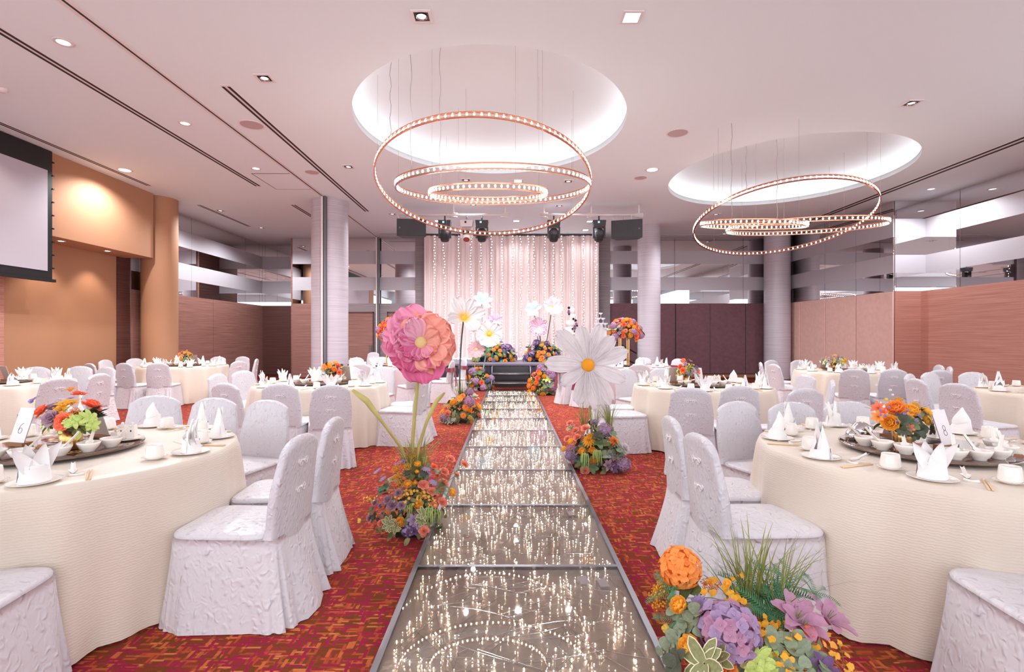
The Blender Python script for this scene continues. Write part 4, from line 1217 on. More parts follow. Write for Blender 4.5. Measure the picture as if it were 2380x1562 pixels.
def flower_mesh(kind, col, s=0):
    key = (kind, col, s)
    if key in _cache: return _cache[key]
    r = random.Random(hash(kind) % 100 + s*13 if False else sum(map(ord, kind))+s*13)
    mb = MB(); mats = [F[col]]
    if kind == 'rose':
        for k, (n, p0, p1, L, W, b) in enumerate(((3,1.5,1.75,.55,.26,.04),(4,1.4,1.5,.62,.34,.10),(5,1.15,1.0,.72,.42,.16),(6,.8,.35,.86,.50,.20),(6,.4,-.25,.98,.56,.22))):
            for i in range(n):
                petal(mb, L, W*1.05, p0, p1, 2*PI*(i+.5*k)/n+r.uniform(-.2,.2), b*.6, -.35 if k < 3 else .12, .035, .75, 4, 4, None, 0, r.uniform(0,6), -.12*k*.5)
    elif kind == 'ranunculus':
        for k, (n, p0, p1, L, W, b) in enumerate(((4,1.3,2.2,.42,.2,.04),(6,1.15,2.1,.62,.27,.10),(8,.9,1.95,.82,.33,.16),(9,.6,1.75,.98,.37,.20),(9,.2,1.4,1.05,.42,.2))):
            for i in range(n):
                petal(mb, L, W, p0, p1, 2*PI*(i+.5*(k%2))/n+r.uniform(-.1,.1), b, -.2, .012, .8, 4, 3, None, 0, r.uniform(0,6), .16-.11*k)
    elif kind == 'hydrangea':
        n = 84; ga = PI*(3-5**.5)
        for i in range(n):
            z = 1-1.7*(i+.5)/n; rr = math.sqrt(max(0,1-z*z)); a = ga*i
            d = Vector((rr*math.cos(a), rr*math.sin(a), z)).normalized()
            M = Matrix.Translation(d*(.80+r.uniform(-.05,.09))) @ face(d+Vector((r.uniform(-.35,.35),r.uniform(-.35,.35),r.uniform(-.35,.35)))).to_matrix().to_4x4() @ Matrix.Rotation(r.uniform(0,1.5),4,'Z')
            tone_ = 2 if r.random() < .35 else 0
            for q in range(4):
                petal(mb, .235, .135, .55, .05, q*PI/2, .01, .22, .004, .62, 3, 2, M, tone_)
            mb.ico(M @ Vector((0,0,.03)), .022, 1)
        mb.ball((0,0,0), .72, 12, 8)
        mats = [F[col], F['white' if col != 'white' else 'lemon'], F[{'lilac':'pinklilac','mauve':'lilac','purple':'lilac','pinklilac':'lilac'}.get(col, col)]]
    elif kind == 'daisy':
        n = 13
        for i in range(n): petal(mb, .95, .17, .35, .05, 2*PI*i/n+r.uniform(-.08,.08), .12, .25, .01, .7, 4, 2, None, 0, 0, r.uniform(-.03,.03))
        mb.ball((0,0,.06), .2, 10, 5, mi=1, sz=.6); mats = [F[col], F['mustard']]
    elif kind == 'lily':
        for i in range(6): petal(mb, 1.05, .26, .95, -.15+.25*(i%2), 2*PI*i/6+r.uniform(-.1,.1), .03, .30, .02, .95, 6, 4, None, 0, i, .02*(i%2))
        for i in range(5): mb.tube([(0,0,0),(.1*math.cos(i*1.26),.1*math.sin(i*1.26),.55)], .018, 3, mi=1)
        mats = [F[col], G['olive']]
    elif kind == 'dahlia':
        for k, (n, e, L) in enumerate(((7,1.3,.35),(10,.95,.6),(12,.6,.8),(14,.25,.95),(13,-.1,1.0))):
            for i in range(n): petal(mb, L, .15, e, e-.2, 2*PI*(i+.5*(k%2))/n, .05, .4, .0, .8, 3, 2, None, 0, 0, .2-.08*k)
    elif kind == 'tulip':
        for i in range(6): petal(mb, 1.3, .42, .5 if i % 2 else .7, 1.75, 2*PI*i/6, .05, -.5, .01, .8, 5, 3)
    elif kind == 'orchid':     # a branch of small lipped blossoms
        for j in range(9):
            y = -1.0+2.0*j/8
            c = Vector((y, .18*math.sin(j*2.1), .25*math.sin(j*1.3)+.1))
            M = Matrix.Translation(c) @ face((r.uniform(-.7,.7), r.uniform(-.7,.7), 1)).to_matrix().to_4x4()
            for a, L, w in ((0,.20,.14),(2.3,.16,.07),(-2.3,.16,.07),(1.4,.12,.06),(-1.4,.12,.06)): petal(mb, L, w, .3, -.1, a, .0, .2, .01, .6, 3, 2, M)
        mb.tube([(-1.25,0,0),(-.5,.05,.04),(.3,-.04,.05),(1.0,0,0),(1.3,.1,.05)], .018, 4, mi=1); mats = [F[col], G['olive']]
    elif kind == 'statice':    # cloud of tiny balls
        for i in range(150):
            d = Vector((r.gauss(0,1), r.gauss(0,1), abs(r.gauss(0,1)))).normalized()*r.uniform(.5,1)
            mb.ico(d, r.uniform(.06,.10))
        for i in range(10):
            d = Vector((r.gauss(0,1), r.gauss(0,1), abs(r.gauss(0,1))+.3)).normalized()*.9
            mb.tube([(0,0,-.3), d], .015, 3, mi=1)
        mats = [F[col], G['olive']]
    me = mb.mesh(kind, mats); _cache[key] = me
    return me
def leaf_mesh(kind, s=0):
    key = ('leaf', kind, s)
    if key in _cache: return _cache[key]
    r = random.Random(s+3*sum(map(ord, kind))); mb = MB()
    if kind == 'variegated':      # whorl of leaves with pale margins
        for i in range(8):
            a = 2*PI*i/8+r.uniform(-.2,.2); e = r.uniform(.15,.6); L = r.uniform(.8,1.05)
            petal(mb, L, .26, e, e-.3, a, .04, .2, 0, .8, 4, 2, None, 1)
            petal(mb, L*.95, .215, e, e-.3, a, .05, .2, 0, .8, 4, 2, None, 0, 0, .012)
        m = [G['olive'], G['cream']]
    elif kind == 'eucalyptus':    # round leaves in pairs along a stem
        mb.tube([(-1,0,0),(0,.1,.1),(1,0,.05)], .02, 4)
        for j in range(6):
            for sd in (-1,1):
                x = -.9+.36*j
                M = Matrix.Translation((x, sd*.05, .06)) @ Matrix.Rotation(sd*r.uniform(.7,1.5), 4, 'Z') @ Matrix.Rotation(r.uniform(-.7,.3), 4, 'Y')
                petal(mb, .46, .25, .2, .0, 0, 0, .1, 0, .62, 4, 2, M)
        m = [G['euca']]
    elif kind == 'lime':
        for i in range(9):
            petal(mb, r.uniform(.6,1), .20, r.uniform(.2,.9), r.uniform(-.9,-.1), 2*PI*i/9+r.uniform(-.3,.3), .02, .3, .01, .85, 4, 2)
        m = [G['lime']]
    elif kind == 'ovate':
        for i in range(5):
            petal(mb, r.uniform(.8,1.1), .36, r.uniform(.3,.7), r.uniform(-.3,.2), 2*PI*i/5+r.uniform(-.3,.3), .02, .25, .0, .75, 4, 2)
        m = [G['dark'] if s % 2 else G['leaf']]
    elif kind == 'palm':
        for i in range(9):
            a = -1.2+2.4*i/8
            petal(mb, 1.0-.25*abs(a)/1.2, .085, 1.2-.1*abs(a), .9, a*.9+r.uniform(-.1,.1), .02, .5, 0, .9, 5, 2)
        m = [G['dark']]
    elif kind == 'amaranth':      # hanging ropes
        for i in range(7):
            x = r.uniform(-.4,.4); y = r.uniform(-.3,.3); Lh = r.uniform(.8,1.5)
            mb.tube([(x*.3,y*.3,0),(x,y,.15),(x*1.3,y*1.3,-.2),(x*1.4+r.uniform(-.1,.1),y*1.4,-Lh*.6),(x*1.45,y*1.4,-Lh)], [.02,.045,.06,.055,.02], 5)
        m = [G['amar']]
    elif kind == 'fern':
        for f in range(5):
            az = 2*PI*f/5+r.uniform(-.4,.4); ca, sa = math.cos(az), math.sin(az)
            for j in range(16):
                s_ = j/15; x = s_*1.0; z = .75*s_-.55*s_*s_
                for sd in (-1,1):
                    ln = .26*(1-.75*s_)+.03
                    p = Vector((x*ca, x*sa, z)); q = p+Vector(((.55*ca-sd*sa)*ln, (.55*sa+sd*ca)*ln, .05))
                    n = Vector((ca,sa,0))*.022
                    mb.add([p-n, p+n, q+n*.3, q-n*.3], [(0,1,2,3)])
                    mq = (p+q)/2; q2 = mq+Vector((ca*.09,sa*.09,.03)); mb.add([mq-n*.6, mq+n*.6, q2], [(0,1,2)])
            mb.tube([(0,0,0),(.5*ca,.5*sa,.24),(ca,sa,.2)], .008, 3)
        m = [G['fern']]
    elif kind == 'grass':
        for i in range(34):
            az = r.uniform(0,2*PI); L = r.uniform(.7,1.15); lean = r.uniform(.15,.9)
            ca, sa = math.cos(az), math.sin(az)
            pts = []
            for k in range(7):
                s_ = k/6
                pts.append((Vector((ca*(.06+lean*.8*s_**1.7*L), sa*(.06+lean*.8*s_**1.7*L), L*(s_-.30*lean*s_**3))), .011*(1-s_)**.6+.0005))
            for (p, w1), (q, w2) in zip(pts, pts[1:]):
                sd = Vector((-sa, ca, 0))
                mb.add([p-sd*w1, p+sd*w1, q+sd*w2, q-sd*w2], [(0,1,2,3)])
        m = [G['grass']]
    me = mb.mesh({'variegated':'variegated_leaves','eucalyptus':'eucalyptus_sprig','lime':'lime_leaves','ovate':'leaf_whorl','palm':'palm_leaf','amaranth':'amaranth_ropes','fern':'fern_spray','grass':'grass_tuft'}[kind], m)
    _cache[key] = me
    return me
def foliage_mass(rx, ry, rz, n, mats, size, seed, base=0.0):
    r = random.Random(seed); mb = MB()
    for i in range(n):
        d = Vector((r.gauss(0,1), r.gauss(0,1), abs(r.gauss(0,1))+.0)).normalized()*r.uniform(.45,.98)
        c = Vector((d.x*rx, d.y*ry, base+d.z*rz))
        M = Matrix.Translation(c) @ face(Vector((d.x/rx, d.y/ry, d.z/rz+.01))+Vector((r.uniform(-.8,.8)/rx*.6, r.uniform(-.8,.8)/ry*.6, r.uniform(-.3,.9)/rz*.6))).to_matrix().to_4x4()
        L = size*r.uniform(.6,1.3)
        petal(mb, L, L*.28, .5, -.2, r.uniform(0,6.28), 0, .2, 0, .8, 3, 2, M, r.randrange(len(mats)))
    return mb.mesh('foliage', mats)
LEAFY = {'variegated','eucalyptus','lime','ovate','palm','amaranth','fern','grass'}
NICE = {'rose':'rose','ranunculus':'ranunculus','hydrangea':'hydrangea','daisy':'daisy','lily':'lily','dahlia':'dahlia','tulip':'tulip','orchid':'orchid_spray','statice':'statice_cluster'}
def put_flower(t, origin, core, p, kind, col, size, aim=None, roll=None):
    """t: the arrangement; p: world point of the bloom"""
    d = (Vector(p)-core) if aim is None else Vector(aim)
    q = face(d) @ Quaternion((0,0,1), rnd.uniform(0,6.28) if roll is None else roll)
    if kind in LEAFY:
        if kind == 'grass' or kind == 'amaranth': q = Quaternion((0,0,1), rnd.uniform(0,6.28))
        o = obj(leaf_mesh(kind, 0).name.split('.')[0], leaf_mesh(kind, rnd.randrange(2)), t, Vector(p)-origin, q, size)
    else:
        o = obj(NICE[kind], flower_mesh(kind, col, rnd.randrange(2)), t, Vector(p)-origin, q, size)
    return o
def tray(t, w, h=.045, m='black'):
    obj('foam_tray', MB().box(-w, w, -w*.6, w*.6, 0, h), t, mats=M_[m], smooth=False)

# ---- arrangement left of the runway, under the pink poppy
def floor_piece(lab, base, items, rad, d0, bulge, fol, seed, tiny=None, name='floor_flower_arrangement', fsize=.05, nf=330, tr=.10):
    t = thing(name, lab, 'flower arrangement', base, 0, 'floor arrangements along the runway')
    o = Vector(base); core = o+Vector((0,0,rad[2]*.25))
    tray(t, tr)
    stuff(obj('foliage', foliage_mass(rad[0]*.8, rad[1]*.8, rad[2]*.85, nf, fol, fsize, seed, .0), t))
    for it in items:
        px, py, kind, col, size = it[:5]
        dd = it[5] if len(it) > 5 else None
        p = at(px, py, d0)
        # push the bloom out onto the front of the rounded mound
        ux = (p.x-o.x)/rad[0]; uz = (p.z-o.z)/rad[2]
        k = max(0.0, 1-ux*ux-max(0,uz)**2)
        d = o.y-bulge*math.sqrt(k)+.02 if dd is None else dd
        p = at(px, py, d)
        aim = Vector(((p.x-o.x)*1.1, -.20*max(.25, math.sqrt(k))-.06, (p.z-o.z)*.8+.05))
        put_flower(t, o, core, p, kind, col, size, aim)
        # a stem back to the heart of the piece
        if kind in ('daisy','rose','lily','tulip','orchid') and k < .15:
            st_ = MB().tube([core-o, (core-o)*.4+(p-o)*.6+Vector((0,0,.02)), p-o], .0022, 4)
            obj('flower_stem', st_, t, mats=G['olive'])
    return t
z = 5.208
A1 = lambda x, y: (800+x/z, 980+y/z)
I1 = [A1(890,520)+('ranunculus','yellow',.033), A1(770,760)+('ranunculus','yellow',.036), A1(1300,860)+('ranunculus','yellow',.036), A1(895,1020)+('ranunculus','yellow',.037), A1(680,1220)+('ranunculus','yellow',.040), A1(860,745)+('ranunculus','yellow',.018), A1(880,610)+('ranunculus','yellow',.018),
 A1(1215,600)+('rose','salmon',.038), A1(960,760)+('rose','salmon',.042), A1(1210,740)+('rose','salmon',.042), A1(1060,840)+('rose','salmon',.036), A1(1195,970)+('rose','salmon',.038), A1(970,1325)+('rose','salmon',.040,3.42), A1(435,1230)+('rose','salmon',.026), A1(1290,445)+('rose','salmon',.036), A1(1460,510)+('rose','salmon',.034), A1(1365,640)+('rose','salmon',.026), A1(1090,540)+('rose','coral',.028), A1(1090,1000)+('rose','salmon',.026), A1(1130,650)+('rose','coral',.022),
 A1(575,1010)+('rose','mauve',.046), A1(520,940)+('rose','mauve',.034), A1(305,1160)+('rose','mauve',.034), A1(370,975)+('rose','mauve',.030), A1(650,860)+('rose','mauve',.032), A1(690,1010)+('rose','mauve',.034), A1(430,1010)+('rose','mauve',.02), A1(460,1110)+('rose','mauve',.02),
 A1(840,1200)+('lily','lilac',.052), A1(880,1240)+('lily','lilac',.044), A1(770,1320)+('hydrangea','purple',.045,3.45), A1(850,1330)+('lily','purple',.035,3.45), A1(720,500)+('lily','lilac',.035), A1(640,530)+('lily','lilac',.026),
 A1(405,605)+('daisy','lavender',.034), A1(470,700)+('daisy','lavender',.030), A1(990,585)+('daisy','lavender',.034), A1(1075,745)+('daisy','lavender',.032), A1(1030,640)+('daisy','lavender',.02), A1(200,1205)+('tulip','lemon',.020),
 A1(640,590)+('statice','mustard',.040), A1(760,560)+('statice','mustard',.036), A1(680,680)+('statice','mustard',.044), A1(840,430)+('statice','mustard',.034), A1(540,1090)+('statice','mustard',.032), A1(670,770)+('statice','mustard',.030), A1(610,700)+('statice','mustard',.028),
 A1(790,860)+('orchid','yellow',.075), A1(900,880)+('orchid','yellow',.070), A1(1010,930)+('orchid','yellow',.066), A1(700,900)+('orchid','yellow',.060), A1(430,905)+('orchid','yellow',.060), A1(290,950)+('orchid','yellow',.066), A1(910,930)+('orchid','mustard',.060), A1(1040,1000)+('orchid','mustard',.045),
 A1(770,1020)+('amaranth','',.05), A1(830,1010)+('amaranth','',.05), A1(1050,1060)+('amaranth','',.085,3.4), A1(1100,1080)+('amaranth','',.07,3.4), A1(985,440)+('amaranth','',.05),
 A1(540,1240)+('variegated','',.060,3.42), A1(960,1120)+('variegated','',.055,3.4), A1(590,700)+('variegated','',.045), A1(620,1290)+('variegated','',.045,3.42), A1(930,1200)+('variegated','',.045,3.4),
 A1(370,1160)+('ovate','',.045), A1(340,1070)+('ovate','',.040), A1(1090,590)+('eucalyptus','',.06), A1(1350,640)+('eucalyptus','',.045), A1(480,830)+('ovate','',.06), A1(520,800)+('fern','',.07), A1(1150,850)+('fern','',.08), A1(950,660)+('ovate','',.06), A1(1180,780)+('fern','',.07), A1(760,640)+('ovate','',.05)]
floor_piece('mixed orange, salmon and mauve flower arrangement under the giant pink poppy', (-.70,3.62,0), I1, (.33,.24,.56), 3.5, .20, [G['leaf'],G['olive'],G['dark'],G['olive']], 5)
tg = [o for o in C.objects if o.name.startswith('floor_flower_arrangement')][0]
for dx, dy, h in ((.02,.05,.36),(-.04,.08,.30),(.07,.02,.33)):
    obj('grass_tuft', leaf_mesh('grass', 0), tg, (dx, dy, .38), (0,0,dx*40), h)

# ---- arrangement in the lower right corner, close to the camera
z2 = 4.089
A2 = lambda x, y: (1500+x/z2, 1180+y/z2)
I2 = [A2(335,570)+('hydrangea','orange',.084,1.96), A2(790,1190)+('hydrangea','lilac',.108,1.74),
 A2(320,930)+('ranunculus','yellow',.037,1.84), A2(420,1330)+('ranunculus','yellow',.044,1.72), A2(510,930)+('daisy','lavender',.042,1.85),
 A2(770,850)+('orchid','mustard',.10,1.88), A2(700,880)+('orchid','mustard',.09,1.86), A2(830,800)+('orchid','mustard',.08,1.93), A2(785,735)+('tulip','yellow',.020,1.9), A2(1285,935)+('ranunculus','mustard',.026,1.86),
 A2(1090,1180)+('orchid','mustard',.07,1.78), A2(1130,1280)+('orchid','mustard',.08,1.74), A2(1310,1230)+('orchid','mustard',.08,1.74), A2(1270,1090)+('orchid','mustard',.07,1.8), A2(1560,1310)+('orchid','yellow',.08,1.72), A2(1760,1400)+('orchid','yellow',.10,1.72), A2(1870,1430)+('orchid','yellow',.07,1.74), A2(1420,1310)+('orchid','mustard',.07,1.72),
 A2(1420,1080)+('lily','pinklilac',.10,1.80), A2(1470,1150)+('lily','pinklilac',.09,1.78), A2(1700,1090)+('lily','pinklilac',.10,1.84), A2(1680,1550)+('lily','purple',.055,1.64),
 A2(1020,830)+('fern','',.13,1.98), A2(1250,830)+('fern','',.14,1.98), A2(1380,740)+('fern','',.12,1.98), A2(1150,1000)+('fern','',.13,1.86), A2(1250,950)+('fern','',.11,1.9), A2(1600,820)+('fern','',.09,1.95), A2(240,800)+('fern','',.10,1.95), A2(280,1080)+('fern','',.09,1.88),
 A2(165,860)+('statice','mustard',.055,1.98), A2(230,780)+('statice','mustard',.05,2.0), A2(150,780)+('statice','mustard',.035,2.0),
 A2(1330,1450)+('eucalyptus','',.08,1.68), A2(1560,1470)+('eucalyptus','',.08,1.66), A2(1200,1340)+('orchid','mustard',.08,1.68), A2(1380,1380)+('orchid','yellow',.07,1.68), A2(430,1070)+('eucalyptus','',.09,1.82), A2(390,1160)+('eucalyptus','',.09,1.8), A2(270,1300)+('eucalyptus','',.07,1.8), A2(1450,1380)+('eucalyptus','',.09,1.68),
 A2(1080,1450)+('lime','',.06,1.66), A2(1190,1470)+('lime','',.055,1.66), A2(1010,1510)+('lime','',.05,1.66), A2(560,1480)+('variegated','',.085,1.64), A2(680,1440)+('variegated','',.06,1.66),
 A2(215,1165)+('tulip','lemon',.020,1.84), A2(240,1240)+('lily','lavender',.02,1.82), A2(1540,1220)+('tulip','coral',.03,1.74), A2(560,1300)+('rose','orange',.03,1.76), A2(430,1140)+('rose','orange',.024,1.8), A2(1000,980)+('rose','coral',.035,1.9), A2(1010,1080)+('rose','coral',.035,1.86), A2(780,1540)+('rose','orange',.035,1.68),
 A2(420,760)+('ovate','',.07,1.95), A2(540,990)+('ovate','',.05,1.84), A2(300,1480)+('ovate','',.06,1.7), A2(620,760)+('statice','orange',.04,1.95), A2(1100,1540)+('lime','',.05,1.64), A2(1300,1550)+('eucalyptus','',.08,1.64)]
t2 = floor_piece('large mixed arrangement with orange and lilac hydrangeas in the lower right corner', (.98,1.95,0), I2, (.34,.26,.50), 1.9, .2, [G['leaf'],G['olive'],G['dark'],G['euca']], 6, fsize=.055, nf=340, tr=.12)
for dx, dy, h, k in ((.0,.06,.46,0),(.05,.0,.42,1),(-.06,.03,.38,0)):
    obj('grass_tuft', leaf_mesh('grass', k), t2, (dx, dy, .25), (0,0,dx*40+h*9), h)

# ---- arrangement right of the runway, under the white daisy
z3 = 2.603
A3 = lambda x, y: (1300+x/z3, 750+y/z3)
I3 = [A3(275,650)+('hydrangea','mauve',.085,5.40), A3(385,855)+('hydrangea','mauve',.085,5.25), A3(330,715)+('dahlia','orange',.062), A3(70,720)+('ranunculus','yellow',.040), A3(30,765)+('ranunculus','yellow',.038), A3(140,778)+('ranunculus','yellow',.045), A3(200,775)+('ranunculus','yellow',.045), A3(205,835)+('ranunculus','yellow',.050), A3(180,715)+('dahlia','mustard',.075), A3(190,690)+('statice','mustard',.05),
 A3(155,635)+('rose','salmon',.052), A3(95,650)+('rose','salmon',.048), A3(105,692)+('rose','salmon',.046), A3(45,700)+('rose','salmon',.042), A3(152,893)+('rose','salmon',.052,5.2), A3(62,605)+('rose','salmon',.040),
 A3(290,865)+('lily','mauve',.075,5.2), A3(320,880)+('lily','purple',.07,5.2), A3(75,775)+('statice','lilac',.07), A3(95,820)+('statice','lilac',.05), A3(60,805)+('hydrangea','lilac',.05), A3(400,755)+('rose','white',.06), A3(350,740)+('eucalyptus','',.13), A3(310,800)+('eucalyptus','',.12), A3(360,800)+('eucalyptus','',.10), A3(310,810)+('statice','lavender',.05),
 A3(160,800)+('amaranth','',.11,5.15), A3(235,780)+('amaranth','',.11,5.15), A3(70,640)+('variegated','',.06), A3(240,730)+('ovate','',.09), A3(150,850)+('fern','',.10,5.2), A3(215,610)+('statice','lilac',.05), A3(230,690)+('ovate','',.08), A3(260,800)+('ovate','',.09), A3(200,880)+('ovate','',.07,5.2)]
t3 = floor_piece('mixed flower arrangement under the giant white daisy beside the runway', (.94,5.42,0), I3, (.40,.28,.58), 5.3, .22, [G['leaf'],G['olive'],G['dark']], 8, fsize=.07, nf=320, tr=.12)
for dx, h in ((-.12,.34),(.0,.30),(.16,.36)): obj('grass_tuft', leaf_mesh('grass', 1), t3, (dx, .08, .40), (0,0,dx*30), h)

def dome(lab, base, rad, palette, n, fol, seed, leaf=(), name='floor_flower_arrangement', cat='flower arrangement', grp=None, tr=.15, size=(.04,.06), lift=0.0, fsize=.08, nf=200, front=True, parent=None):
    r = random.Random(seed)
    t = thing(name, lab, cat, base, 0, grp) if parent is None else parent
    o = Vector(base)
    if parent is None and tr: tray(t, tr)
    stuff(obj('foliage', foliage_mass(rad[0]*.9, rad[1]*.9, rad[2]*.9, nf, fol, fsize, seed, lift), t))
    pts = []
    for i in range(n):
        for _ in range(30):
            d = Vector((r.gauss(0,1), -abs(r.gauss(0,1)) if front else r.gauss(0,1), abs(r.gauss(0,1))*.9)).normalized()
            p = Vector((d.x*rad[0], d.y*rad[1], lift+d.z*rad[2]))
            if all((p-q).length > size[0]*1.45 for q in pts): break
        pts.append(p)
        kind, col = palette[i % len(palette)]
        s = r.uniform(*size)*(1.5 if kind in ('hydrangea','orchid') else 1)
        q = face(Vector((d.x/rad[0], d.y/rad[1], d.z/rad[2]+.5))) @ Quaternion((0,0,1), r.uniform(0,6))
        obj(NICE[kind], flower_mesh(kind, col, r.randrange(2)), t, p, q, s)
    for i, k in enumerate(leaf):
        d = Vector((r.gauss(0,1), -abs(r.gauss(0,1)), abs(r.gauss(0,1)))).normalized()
        p = Vector((d.x*rad[0], d.y*rad[1], lift+d.z*rad[2]*.95))
        if k == 'grass': obj('grass_tuft', leaf_mesh('grass', i % 2), t, (r.uniform(-.5,.5)*rad[0], 0, lift+rad[2]*.55), (0,0,i), rad[2]*.75)
        else: obj(leaf_mesh(k, 0).name.split('.')[0], leaf_mesh(k, i % 2), t, p, face(d+Vector((0,0,.4))), rad[0]*.42)
    return t
RG = 'floor arrangements along the runway'
PAL_A = [('ranunculus','yellow'),('daisy','orange'),('hydrangea','pinklilac'),('rose','salmon'),('statice','lemon'),('dahlia','orange'),('lily','lilac')]
PAL_B = [('ranunculus','orange'),('hydrangea','lilac'),('ranunculus','yellow'),('lily','lilac'),('statice','lavender'),('rose','coral'),('orchid','lemon')]
dome('mixed flower arrangement further along the runway, on the poppy side', (-.80,8.40,0), (.33,.26,.56), PAL_A, 24, [G['olive'],G['leaf'],G['euca']], 21, ('fern','variegated','lime','grass','eucalyptus','amaranth','grass'), grp=RG, size=(.045,.07), fsize=.10)
dome('green and lilac flower arrangement left of the stage steps', (-.82,13.45,0), (.42,.28,.58), PAL_B, 26, [G['teal'],G['leaf'],G['euca']], 22, ('fern','eucalyptus','ovate','grass'), grp=RG, size=(.06,.085), fsize=.13)
dome('green and lilac flower arrangement at the runway end under the cake table', (.86,12.45,0), (.43,.28,.66), PAL_B[::-1], 28, [G['leaf'],G['lime'],G['euca']], 23, ('fern','lime','ovate','grass','grass'), grp=RG, size=(.06,.085), fsize=.13)
PAL_C = [('ranunculus','lemon'),('hydrangea','purple'),('rose','orange'),('ranunculus','yellow'),('statice','lavender'),('rose','plum'),('dahlia','orange')]
dome('teal leafed flower mound on the stage, poppy side', (-.48,15.5,SH), (.66,.34,.62), PAL_C, 40, [G['teal'],G['teal'],G['leaf'],G['dark']], 24, ('ovate','fern','eucalyptus'), name='stage_flower_mound', grp='flower mounds on the stage', size=(.06,.09), fsize=.16, nf=300)
dome('teal leafed flower mound on the stage, cake side', (1.02,15.5,SH), (.56,.34,.60), PAL_C[::-1], 40, [G['teal'],G['teal'],G['leaf'],G['dark']], 25, ('ovate','fern','eucalyptus'), name='stage_flower_mound', grp='flower mounds on the stage', size=(.06,.09), fsize=.16, nf=300)

# ---- tall gold stands with flowers on the two mauve tables
PAL_V = [('rose','coral'),('ranunculus','orange'),('ranunculus','yellow'),('rose','coral'),('hydrangea','pinklilac'),('ranunculus','orange'),('lily','lilac'),('rose','salmon')]
for px, tab, lab, w in ((910,'two','gold flower stand on mauve table two behind the pink poppy',.30),(1450,'one','gold flower stand on mauve table one beside the plain veneer column',.38)):
    d = 11.25; x = (px-VX)*d/FPX
    t = thing('flower_stand', lab, 'flower stand', (x, d, TZ), 0, 'gold flower stands')
    for sx in (-.09,.09):
        for sy in (-.09,.09):
            obj('leg', MB().box(sx-.011,sx+.011,sy-.011,sy+.011,0,.66), t, mats=M_['gold'], smooth=False)
    for zz in (0,.65): 
        fr = MB()
        for s in (-.09,.09): fr.box(-.1,.1,s-.01,s+.01,zz,zz+.018); fr.box(s-.01,s+.01,-.1,.1,zz,zz+.018)
        obj('frame', fr, t, mats=M_['gold'], smooth=False)
    dome('', (x, d, TZ), (w, .28, .40), PAL_V, 46, [G['leaf'],G['olive'],G['dark']], 30+px, ('ovate','euca' if False else 'eucalyptus','fern'), size=(.045,.065), lift=.66, fsize=.11, nf=220, parent=t)
    r = random.Random(px)
    for i in range(10):   # blooms hanging below the rim
        a = r.uniform(0,6.28); p = Vector((w*.9*math.cos(a), -.2*abs(math.sin(a)), .66-r.uniform(.0,.10)))
        obj(NICE['rose'], flower_mesh('rose', ('coral','salmon','orange')[i%3]), t, p, face((p.x,-.3,-.05)), r.uniform(.04,.055))

# ---- gold vases with flowers on the other tables
def vase(lab, x, y, pal, n, seed, fol, w=.15, h=.15, leaf=(), z=SZ, vh=.12, size=(.026,.038)):
    t = thing('flower_vase', lab, 'vase', (x, y, z), 0, 'gold vases of flowers')
    obj('gold_pot', MB().lathe([(0,.002),(.046,.002),(.050,.006),(.053,vh),(.050,vh),(.048,vh-.02),(0,vh-.02)], 32), t, mats=M_['gold'])
    dome('', (x, y, z), (w, w*.9, h), pal, n, fol, seed, leaf, size=size, lift=vh-.01, fsize=.06, nf=70, parent=t)
    return t
v6 = thing('flower_vase', 'gold vase with coral, mauve and lime flowers on table six', 'vase', (-2.42,2.78,SZ), 0, 'gold vases of flowers')
obj('gold_pot', MB().lathe([(0,.002),(.046,.002),(.050,.006),(.054,.12),(.051,.12),(.048,.10),(0,.10)], 40), v6, mats=M_['gold'])
stuff(obj('foliage', foliage_mass(.10,.09,.11,60,[G['dark'],G['lime'],G['olive']],.06,41,.10), v6))
z6 = 6.007; B6 = lambda x, y: (x/z6, 880+y/z6)
o6 = Vector((-2.42,2.78,SZ)); c6 = o6+Vector((0,.02,.11))
for it in (B6(580,450)+('rose','coral',.040,2.74), B6(715,545)+('rose','mauve',.044,2.68), B6(740,400)+('rose','mauve',.034,2.76), B6(890,570)+('rose','coral',.038,2.67), B6(850,640)+('rose','coral',.03,2.67), B6(1290,370)+('rose','coral',.048,2.84), B6(1350,430)+('rose','salmon',.03,2.86),
  B6(900,390)+('lily','mustard',.040,2.74), B6(1000,370)+('lily','mustard',.036,2.76), B6(870,450)+('lily','mustard',.036,2.72), B6(980,180)+('lily','orange',.036,2.80), B6(1080,210)+('rose','coral',.026,2.84), B6(1170,230)+('lily','coral',.024,2.86), B6(1050,480)+('statice','orange',.028,2.74), B6(860,400)+('orchid','mustard',.036,2.74),
  B6(1040,590)+('lime','',.050,2.68), B6(1250,560)+('lime','',.056,2.72), B6(1290,660)+('lime','',.042,2.72), B6(950,620)+('lime','',.03,2.66), B6(480,290)+('daisy','lavender',.018,2.76), B6(450,330)+('tulip','lavender',.014,2.76), B6(990,280)+('daisy','lavender',.018,2.82), B6(800,300)+('daisy','white',.014,2.8), B6(600,660)+('lime','',.03,2.70)):
    put_flower(v6, o6, c6, at(it[0], it[1], it[5]), it[2], it[3], it[4]*1.15)
for az, e in ((.3,.25),(.6,.5),(.1,.75)):
    obj('palm_leaf', leaf_mesh('palm', 0), v6, (.04,.02,.14), Matrix.Rotation(az,4,'Z').to_quaternion() @ Matrix.Rotation(e,4,'Y').to_quaternion(), .15)
obj('flower_stem', MB().tube([(-.02,0,.12),(-.09,0,.19),(-.16,-.01,.215)], .002, 4), v6, mats=G['lime'])
v8 = thing('flower_vase', 'gold vase with orange roses and violet calla buds on table eight', 'vase', (2.24,2.86,SZ), 0, 'gold vases of flowers')
